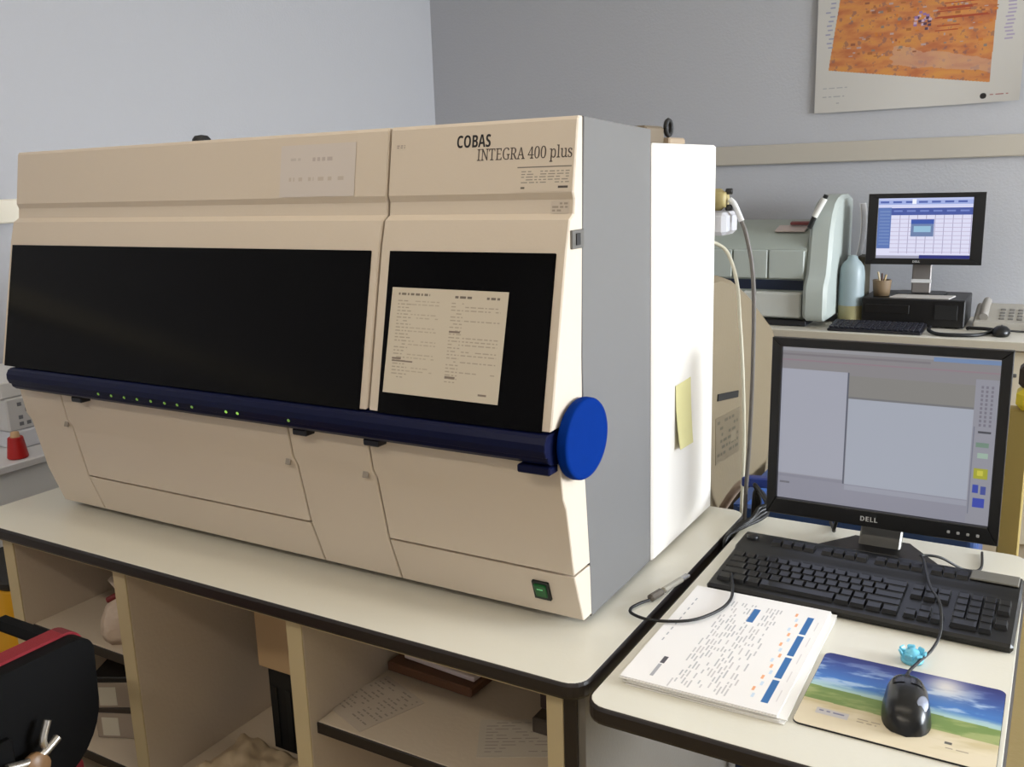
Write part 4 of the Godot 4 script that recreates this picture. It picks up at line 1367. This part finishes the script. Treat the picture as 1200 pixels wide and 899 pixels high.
# ---------------------------------------------------------------- behind the bench and the desk
func behind() -> void:
	var beige := mat(Color(0.46, 0.41, 0.32), 0.6, 0.0, 0.08, 80.0)
	var t := thing("centrifuge_cabinet", "tall beige machine with a rounded back behind the analyzer", "machine", Vector3(-0.4, 0, -1.1))
	var prof := [Vector2(-0.825, 0.02), Vector2(-0.825, 1.235), Vector2(-0.84, 1.246), Vector2(-0.90, 1.244), Vector2(-1.0, 1.222), Vector2(-1.12, 1.177), Vector2(-1.22, 1.125), Vector2(-1.31, 1.080), Vector2(-1.365, 1.035), Vector2(-1.385, 0.98), Vector2(-1.36, 0.85), Vector2(-1.27, 0.62), Vector2(-1.23, 0.45), Vector2(-1.22, 0.02)]
	var st := mb()
	extr(st, prof, Vector3.ZERO, Z, Y, X, -0.78, -0.10, 0.012)
	part("housing", st, beige, t)
	st = mb()
	span(st, Vector3(-0.76, 0.0, -1.20), Vector3(-0.12, 0.0198, -0.85), 0.002)
	part("plinth", st, mat(Color(0.15, 0.14, 0.13), 0.6), t)
	var img := canvas(96, 64, Color(0.40, 0.36, 0.28))
	for k in 6:
		words(img, 6, 90, 6 + k * 9, 4, Color(0.27, 0.24, 0.19), 0.8)
	img.fill_rect(Rect2i(60, 30, 20, 14), Color(0.44, 0.40, 0.32))
	st = mb()
	page(st, Vector3(-0.0998, 0.931, -0.872), Vector3(0, -0.012, -0.175), Vector3(0, -0.108, -0.004), X, 0.0006)
	part("rating_label", st, printed(img, 0.5), t)
	st = mb()
	box(st, Vector3(-0.0985, 0.966, -0.955), Vector3(0.003, 0.016, 0.15), 0.001, Basis(X, -0.15))
	part("vent_slot", st, mat(Color(0.05, 0.04, 0.03), 0.8), t)

	# tap-like connectors on the rear of the analyzer, with two hoses
	var c := thing("hose_connector", "beige connector block with white bracket at the analyzer's rear", "connector", Vector3(-0.09, 1.35, -0.80))
	st = mb()
	span(st, Vector3(-0.16, 1.338, -0.85), Vector3(-0.052, 1.384, -0.764), 0.008)
	part("bracket", st, mat(Color(0.72, 0.72, 0.74), 0.5), c)
	st = mb()
	lathe(st, [Vector2(0.0, 0.0), Vector2(0.022, 0.0), Vector2(0.022, 0.045), Vector2(0.016, 0.052), Vector2(0.016, 0.058), Vector2(0.0, 0.058)], Vector3(-0.118, 1.408, -0.80), Basis(-Y, X, Z), 18)
	part("valve", st, mat(Color(0.68, 0.62, 0.42), 0.5), c)
	for y in [1.392, 1.424]:
		st = mb()
		lathe(st, [Vector2(0.0, 0.0), Vector2(0.006, 0.0), Vector2(0.006, 0.012), Vector2(0.0, 0.012)], Vector3(-0.062, y, -0.80), Basis(-Y, X, Z), 10)
		part("screw", st, mat(Color(0.10, 0.10, 0.11), 0.5), c)
	st = mb()
	tube(st, [Vector3(-0.055, 1.408, -0.80), Vector3(-0.046, 1.40, -0.80), Vector3(-0.040, 1.385, -0.805), Vector3(-0.031, 1.365, -0.805)], 0.006)
	part("elbow", st, mat(Color(0.80, 0.80, 0.80), 0.3), c)
	st = mb()
	tube(st, [Vector3(-0.031, 1.364, -0.805), Vector3(-0.022, 1.34, -0.806), Vector3(-0.010, 1.28, -0.81), Vector3(-0.004, 1.20, -0.812), Vector3(-0.003, 1.05, -0.812), Vector3(-0.006, 0.9, -0.812), Vector3(-0.012, 0.75, -0.812), Vector3(-0.012, 0.4, -0.812)], 0.0045)
	tag(part("grey_hose", st, mat(Color(0.38, 0.36, 0.34), 0.5)), "grey hose hanging behind the analyzer from the white elbow", "hose", "")
	st = mb()
	tube(st, [Vector3(-0.095, 1.325, -0.766), Vector3(-0.078, 1.322, -0.785), Vector3(-0.056, 1.30, -0.80), Vector3(-0.040, 1.24, -0.812), Vector3(-0.034, 1.16, -0.818), Vector3(-0.026, 1.05, -0.82), Vector3(-0.020, 0.9, -0.82), Vector3(-0.022, 0.75, -0.82), Vector3(-0.025, 0.4, -0.82)], 0.004)
	tag(part("white_hose", st, mat(Color(0.80, 0.78, 0.70), 0.45)), "white hose curving down behind the analyzer's white side", "hose")
	st = mb()
	tube(st, [Vector3(-0.097, 0.70, -0.90), Vector3(-0.06, 0.76, -0.86), Vector3(-0.03, 0.80, -0.84), Vector3(0.0, 0.815, -0.835)], 0.009)
	tag(part("pink_hose", st, mat(Color(0.66, 0.58, 0.52), 0.5)), "thick pinkish hose leaving the beige machine near the desk corner", "hose")

	# blue storage crate behind the desk
	var b := thing("storage_crate", "blue plastic storage crate standing behind the desk", "crate", Vector3(0.2, 0, -1.12))
	var bl := mat(Color(0.16, 0.26, 0.46), 0.45)
	st = mb()
	span(st, Vector3(-0.06, 0.0, -1.32), Vector3(0.42, 0.03, -0.92), 0.004)
	part("bottom", st, bl, b)
	for s in [[-0.06, 0.42, -0.935, -0.92], [-0.06, 0.42, -1.32, -1.305], [-0.06, -0.045, -1.3045, -0.9355], [0.405, 0.42, -1.3045, -0.9355]]:
		st = mb()
		span(st, Vector3(s[0], 0.0305, s[2]), Vector3(s[1], 0.70, s[3]), 0.002)
		part("wall_panel", st, bl, b)
	st = mb()
	var rim := PackedVector2Array(rrect(-0.072, -1.332, 0.432, -0.908, 0.02))
	for k in rim.size():
		var j := (k + 1) % rim.size()
		var q := inset(rim, 0.027, 1.0)
		extr(st, [rim[k], rim[j], q[j], q[k]], Vector3.ZERO, X, Z, Y, 0.7005, 0.722)
	part("rim", st, mat(Color(0.18, 0.30, 0.52), 0.45), b)
	for k in 5:
		st = mb()
		var x := 0.0 + k * 0.09
		span(st, Vector3(x, 0.08, -0.9198), Vector3(x + 0.014, 0.68, -0.912), 0.002)
		part("rib", st, bl, b)
	# wooden post with a yellow cover
	var p := thing("wooden_stand", "pale wooden post with yellow cover right of the near monitor", "stand", Vector3(0.49, 0, -1.0))
	st = mb()
	span(st, Vector3(0.462, 0.0185, -1.02), Vector3(0.502, 0.985, -0.98), 0.003)
	part("post", st, mat(Color(0.66, 0.58, 0.33), 0.6), p)
	st = mb()
	span(st, Vector3(0.44, 0.0, -1.15), Vector3(0.60, 0.018, -0.85), 0.003)
	part("foot", st, mat(Color(0.50, 0.42, 0.25), 0.6), p)
	st = mb()
	span(st, Vector3(0.474, 0.9855, -1.035), Vector3(0.56, 1.030, -0.965), 0.012)
	part("yellow_cover", st, mat(Color(0.82, 0.74, 0.16), 0.5), p, "bright yellow cover")
	st = mb()
	span(st, Vector3(0.476, 1.0305, -1.03), Vector3(0.56, 1.075, -0.97), 0.008)
	part("dark_cap", st, mat(Color(0.16, 0.11, 0.07), 0.6), p)

# ---------------------------------------------------------------- left of the bench
func left_side() -> void:
	var t := thing("side_cabinet", "grey cabinet with a white top at the left wall", "cabinet", Vector3(-2.05, 0, -0.8))
	var st := mb()
	span(st, Vector3(-2.38, 0.0, -1.7), Vector3(-1.765, 0.764, 0.1), 0.003)
	part("body", st, mat(Color(0.92, 0.93, 0.94), 0.6), t)
	st = mb()
	span(st, Vector3(-2.39, 0.7645, -1.72), Vector3(-1.75, 0.786, 0.12), 0.003)
	part("top", st, mat(Color(0.86, 0.86, 0.87), 0.45), t)
	var c := thing("red_beaker", "small red plastic beaker on the white cabinet top", "beaker", Vector3(-1.79, 0.786, -0.295))
	st = mb()
	lathe(st, [Vector2(0.0, 0.0005), Vector2(0.024, 0.0005), Vector2(0.026, 0.004), Vector2(0.019, 0.055), Vector2(0.017, 0.057), Vector2(0.0, 0.056)], Vector3(-1.79, 0.7862, -0.295), Basis(), 22)
	part("cup", st, mat(Color(0.70, 0.10, 0.09), 0.4), c)
	st = mb()
	lathe(st, [Vector2(0.012, 0.0565), Vector2(0.010, 0.070), Vector2(0.0, 0.072)], Vector3(-1.79, 0.7862, -0.295), Basis(), 16)
	part("stopper", st, mat(Color(0.80, 0.66, 0.50), 0.5), c)
	# pile of white packs and paper next to it
	var names := ["white paper pack at the bottom of the pile on the side cabinet", "dotted white pack in the middle of the pile on the side cabinet", "white pack on top of the pile on the side cabinet"]
	var y := 0.7865
	for k in 3:
		var h: float = [0.05, 0.09, 0.045][k]
		st = mb()
		span(st, Vector3(-2.2 + k * 0.02, y, -0.62), Vector3(-1.86 - k * 0.006, y + h, -0.335 + k * 0.008), 0.004)
		var o := part("paper_pack", st, mat([Color(0.84, 0.85, 0.88), Color(0.80, 0.80, 0.80), Color(0.88, 0.88, 0.88)][k], 0.7))
		tag(o, names[k], "pack", "packs on the side cabinet")
		if k == 1:
			for i in 12:
				for j in 4:
					if (i * 7 + j * 3) % 5 < 3:
						st = mb()
						span(st, Vector3(-1.8655, y + 0.012 + j * 0.018, -0.60 + i * 0.021), Vector3(-1.8652, y + 0.022 + j * 0.018, -0.588 + i * 0.021), 0.0)
						part("printed_spot", st, mat(Color(0.45, 0.46, 0.48), 0.7), o)
		y += h + 0.0005
	# yellow bin seen past the left end of the bench
	var b := thing("yellow_bin", "yellow waste bin at the left end of the bench", "bin", Vector3(-1.62, 0, -0.2))
	st = mb()
	extr(st, rrect(-1.74, -0.34, -1.50, -0.06, 0.04), Vector3.ZERO, X, Z, Y, 0.0, 0.56, 0.006)
	part("body", st, mat(Color(0.85, 0.62, 0.06), 0.5), b)
	st = mb()
	extr(st, rrect(-1.745, -0.345, -1.495, -0.055, 0.045), Vector3.ZERO, X, Z, Y, 0.5605, 0.585, 0.006)
	part("lid", st, mat(Color(0.10, 0.09, 0.08), 0.5), b, "dark lid")

# ---------------------------------------------------------------- what stands in the bays
func bays() -> void:
	# left bay
	var st := mb()
	var bag := thing("plastic_bag", "knotted pale plastic bag on the left bay's shelf", "bag", Vector3(-1.165, 0.5125, -0.115))
	lathe(st, [Vector2(0.0, 0.0005), Vector2(0.045, 0.0005), Vector2(0.052, 0.02), Vector2(0.048, 0.05), Vector2(0.036, 0.078), Vector2(0.014, 0.098), Vector2(0.011, 0.106), Vector2(0.026, 0.135), Vector2(0.0, 0.128)], Vector3(-1.165, 0.5125, -0.115), Basis(), 9, Vector2(1.0, 1.1))
	part("body", st, mat(Color(0.78, 0.70, 0.62), 0.35, 0.0, 1.6, 35.0), bag)
	st = mb()
	tube(st, [Vector3(-1.185, 0.600, -0.09), Vector3(-1.165, 0.612, -0.10), Vector3(-1.145, 0.622, -0.105)], 0.007)
	part("twist_tie", st, mat(Color(0.45, 0.12, 0.12), 0.5), bag, "dark red twist tie")
	for k in 2:
		var y := 0.2455 + k * 0.078
		var b := thing("small_carton", ["lower grey-brown carton at the bottom of the left bay", "upper grey-brown carton with dark lid in the left bay"][k], "carton", Vector3(-1.225, y, -0.175), "cartons in the left bay", true, deg_to_rad(24 + k * 4))
		st = mb()
		box(st, Vector3(0, 0.032, 0), Vector3(0.17, 0.063, 0.13), 0.002)
		part("tray", st, mat(Color(0.62, 0.56, 0.50), 0.7), b)
		st = mb()
		box(st, Vector3(0, 0.0705, 0), Vector3(0.173, 0.0135, 0.133), 0.002)
		part("lid", st, mat([Color(0.22, 0.18, 0.15), Color(0.07, 0.06, 0.06)][k], 0.6), b)
		st = mb()
		box(st, Vector3(-0.05, 0.030, 0.0654), Vector3(0.04, 0.045, 0.0006), 0.0)
		part("paper_label", st, mat(Color(0.78, 0.75, 0.68), 0.7), b)
	# middle bay
	var f := thing("magazine_file", "tan cardboard file with a black lower front in the middle bay", "file", Vector3(-0.85, 0.2355, -0.3))
	st = mb()
	span(st, Vector3(-0.925, 0.43, -0.372), Vector3(-0.72, 0.665, -0.255), 0.002)
	part("upper_box", st, mat(Color(0.74, 0.62, 0.47), 0.75), f)
	st = mb()
	span(st, Vector3(-0.90, 0.2358, -0.37), Vector3(-0.72, 0.4298, -0.257), 0.002)
	part("lower_box", st, mat(Color(0.05, 0.055, 0.06), 0.6), f, "black lower part")
	for k in 4:
		st = mb()
		span(st, Vector3(-0.89 + k * 0.04, 0.245, -0.2568), Vector3(-0.875 + k * 0.04, 0.39, -0.253), 0.001)
		part("rib", st, mat(Color(0.07, 0.075, 0.08), 0.5), f)
	st = mb()
	span(st, Vector3(-0.88, 0.6655, -0.36), Vector3(-0.74, 0.70, -0.27), 0.003)
	part("dark_insert", st, mat(Color(0.14, 0.09, 0.06), 0.7), f)
	# crumpled packing bag on the floor of the middle bay
	st = mb()
	var nz := FastNoiseLite.new()
	nz.seed = 21
	nz.frequency = 3.0
	var gx := 22
	var gz := 16
	var at := func(i: int, j: int) -> Vector3:
		var u := float(i) / gx
		var v := float(j) / gz
		var x := lerpf(-0.99, -0.70, u)
		var z := lerpf(-0.245, -0.05, v)
		var rim := minf(minf(u, 1.0 - u), minf(v, 1.0 - v)) * 2.0
		return Vector3(x, 0.2358 + 0.05 * smoothstep(0.0, 0.35, rim) * (0.75 + 0.6 * nz.get_noise_2d(x * 3.0, z * 3.0)) + 0.010 * nz.get_noise_2d(x * 9.0, z * 9.0) * smoothstep(0.0, 0.2, rim), z)
	for i in gx:
		for j in gz:
			var p := [at.call(i, j), at.call(i + 1, j), at.call(i + 1, j + 1), at.call(i, j + 1)]
			var q := []
			for c in [[i, j], [i + 1, j], [i + 1, j + 1], [i, j + 1]]:
				var dx: Vector3 = at.call(mini(c[0] + 1, gx), c[1]) - at.call(maxi(c[0] - 1, 0), c[1])
				var dz: Vector3 = at.call(c[0], mini(c[1] + 1, gz)) - at.call(c[0], maxi(c[1] - 1, 0))
				q.append(dz.cross(dx).normalized())
			sheet(st, p, q)
	tag(part("packing_bag", st, mat(Color(0.76, 0.68, 0.56), 0.35)), "crumpled pale packing bag at the bottom of the middle bay", "bag")
	# right bay
	var img := canvas(160, 128, Color(0.74, 0.69, 0.63))
	for k in 11:
		words(img, 8, 70, 8 + k * 10, 3, Color(0.58, 0.54, 0.50), 0.8)
		words(img, 88, 150, 8 + k * 10, 3, Color(0.58, 0.54, 0.50), 0.8)
	st = mb()
	var r := Basis(Y, -0.35)
	page(st, Vector3(-0.545, 0.5153, -0.235), r * (X * 0.13), r * (Z * 0.14), Y, 0.001)
	tag(part("printed_sheet", st, printed(img)), "printed sheet at the left on the right bay's shelf", "paper")
	img = canvas(96, 128, Color(0.76, 0.72, 0.66))
	for k in 10:
		words(img, 8, 88, 10 + k * 11, 3, Color(0.62, 0.58, 0.54), 0.7)
	st = mb()
	r = Basis(Y, 0.5)
	page(st, Vector3(-0.30, 0.5153, -0.19), r * (X * 0.15), r * (Z * 0.11), Y, 0.001)
	tag(part("printed_sheet", st, printed(img)), "curling printed sheet at the right on the right bay's shelf", "paper")
	var fo := thing("document_folder", "brown document folder with white papers on the right bay's shelf", "folder", Vector3(-0.45, 0.5155, -0.3))
	st = mb()
	box(st, Vector3(-0.452, 0.5265, -0.300), Vector3(0.205, 0.020, 0.11), 0.003, Basis(Y, -0.05))
	part("cover", st, mat(Color(0.42, 0.28, 0.19), 0.6), fo)
	st = mb()
	box(st, Vector3(-0.442, 0.5425, -0.310), Vector3(0.175, 0.010, 0.085), 0.002, Basis(Y, -0.08))
	part("papers", st, mat(Color(0.88, 0.82, 0.80), 0.7), fo)
	for k in 2:
		st = mb()
		span(st, Vector3(-0.20, 0.5155 + k * 0.0305, -0.36), Vector3(-0.082, 0.5455 + k * 0.0305, -0.20 - k * 0.03), 0.003)
		tag(part("dark_box", st, mat([Color(0.30, 0.26, 0.22), Color(0.22, 0.14, 0.13)][k], 0.6)), ["lower dark flat box by the right partition of the shelf", "upper reddish flat box by the right partition of the shelf"][k], "box", "flat boxes in the right bay")

# ---------------------------------------------------------------- the office chair
func chair() -> void:
	var black := mat(Color(0.022, 0.022, 0.026), 0.6)
	black.metallic_specular = 0.25
	var red := mat(Color(0.50, 0.09, 0.13), 0.85, 0.0, 0.4, 300.0)
	var chrome := mat(Color(0.75, 0.73, 0.70), 0.25, 0.9)
	var t := thing("office_chair", "black and red office chair seen from behind at the left bay", "chair", Vector3(-1.02, 0, 0.40))
	# backrest shell: rounded plate, bowed, facing the left
	var plate := func(st: SurfaceTool, x0: float, x1: float, grow: float, bow: float) -> void:
		var pts := []
		for cn in [[0.19, 0.078, 0.035, 0.0], [-0.19, 0.078, 0.035, 90.0], [-0.115, -0.01, 0.11, 180.0], [0.115, -0.01, 0.11, 270.0]]:
			for k in 9:
				var a := deg_to_rad(cn[3] + 90.0 * k / 8)
				pts.append(Vector2(cn[0] + (cn[2] + grow) * cos(a), cn[1] + (cn[2] + grow) * sin(a)))
		var c := Vector3(0, 0.640, 0.427)
		var n := pts.size()
		var lift := func(q: Vector2, x: float) -> Vector3: return c + Vector3(x + bow * q.x * q.x + 0.06 * (q.y - 0.11), q.y, q.x)
		for k in n:
			var j := (k + 1) % n
			var o: Vector2 = ((pts[k] + pts[j]) / 2.0).normalized()
			face(st, [lift.call(pts[k], x0), lift.call(pts[j], x0), lift.call(pts[j], x1), lift.call(pts[k], x1)], Vector3(0, o.y, o.x))
			for e in [[x0, -X], [x1, X]]:
				for ring in 4:
					var a := 1.0 - ring * 0.25
					var b := a - 0.25
					var quad := [lift.call(pts[k] * a, e[0] + (e[0] - (x0 + x1) / 2.0) * (1.0 - a) * 0.8), lift.call(pts[j] * a, e[0] + (e[0] - (x0 + x1) / 2.0) * (1.0 - a) * 0.8), lift.call(pts[j] * b, e[0] + (e[0] - (x0 + x1) / 2.0) * (1.0 - b) * 0.8), lift.call(pts[k] * b, e[0] + (e[0] - (x0 + x1) / 2.0) * (1.0 - b) * 0.8)]
					face(st, quad, e[1])
	var st := mb()
	plate.call(st, -0.815, -0.785, 0.0, -0.35)
	part("back_shell", st, black, t)
	st = mb()
	plate.call(st, -0.850, -0.817, 0.004, -0.35)
	part("back_cushion", st, red, t, "dark red back cushion")
	# height adjuster on the back
	st = mb()
	span(st, Vector3(-0.782, 0.42, 0.375), Vector3(-0.768, 0.665, 0.425), 0.003)
	part("back_bar", st, black, t)
	st = mb()
	tube(st, [Vector3(-0.762, 0.668, 0.322), Vector3(-0.760, 0.640, 0.335), Vector3(-0.760, 0.622, 0.33)], 0.006)
	tube(st, [Vector3(-0.760, 0.628, 0.395), Vector3(-0.758, 0.618, 0.35), Vector3(-0.758, 0.634, 0.312)], 0.007)
	part("adjuster_lever", st, chrome, t, "bright metal adjuster lever")
	st = mb()
	lathe(st, [Vector2(0.0, 0.0), Vector2(0.019, 0.0), Vector2(0.021, 0.008), Vector2(0.019, 0.018), Vector2(0.0, 0.020)], Vector3(-0.768, 0.607, 0.352), Basis(-Y, X, Z), 16)
	part("adjuster_knob", st, mat(Color(0.50, 0.38, 0.26), 0.4), t)
	# seat, arms, gas lift, base
	st = mb()
	extr(st, rrect(-1.30, 0.18, -0.86, 0.62, 0.08, 6), Vector3.ZERO, X, Z, Y, 0.42, 0.49, 0.02)
	part("seat", st, red, t)
	st = mb()
	extr(st, rrect(-1.29, 0.19, -0.87, 0.61, 0.08, 6), Vector3.ZERO, X, Z, Y, 0.395, 0.4195, 0.006)
	part("seat_pan", st, black, t)
	st = mb()
	tube(st, [Vector3(-1.0, 0.385, 0.40), Vector3(-0.84, 0.375, 0.40), Vector3(-0.775, 0.40, 0.40), Vector3(-0.772, 0.46, 0.40)], 0.016)
	part("back_support", st, black, t)
	for z in [0.165, 0.635]:
		st = mb()
		span(st, Vector3(-1.15, 0.662, z - 0.02), Vector3(-0.93, 0.685, z + 0.02), 0.010)
		var a := part("armrest", st, black, t)
		st = mb()
		tube(st, [Vector3(-1.05, 0.655, z), Vector3(-1.05, 0.5, z), Vector3(-1.06, 0.405, z + (0.05 if z < 0.4 else -0.05))], 0.014)
		part("arm_post", st, black, a)
	st = mb()
	lathe(st, [Vector2(0.0, 0.10), Vector2(0.03, 0.10), Vector2(0.03, 0.25), Vector2(0.018, 0.25), Vector2(0.018, 0.395)], Vector3(-1.05, 0, 0.40), Basis(), 16)
	part("gas_lift", st, chrome, t)
	for k in 5:
		var a := TAU * k / 5.0 + 0.3
		var d := Vector3(cos(a), 0, sin(a))
		st = mb()
		tube(st, [Vector3(-1.05, 0.125, 0.40) + d * 0.02, Vector3(-1.05, 0.105, 0.40) + d * 0.16, Vector3(-1.05, 0.075, 0.40) + d * 0.28], 0.018)
		part("base_arm", st, black, t)
		st = mb()
		lathe(st, [Vector2(0.0, -0.02), Vector2(0.027, -0.02), Vector2(0.027, 0.02), Vector2(0.0, 0.02)], Vector3(-1.05, 0.0275, 0.40) + d * 0.285, Basis(-Y, X, Z), 16)
		part("castor", st, black, t)
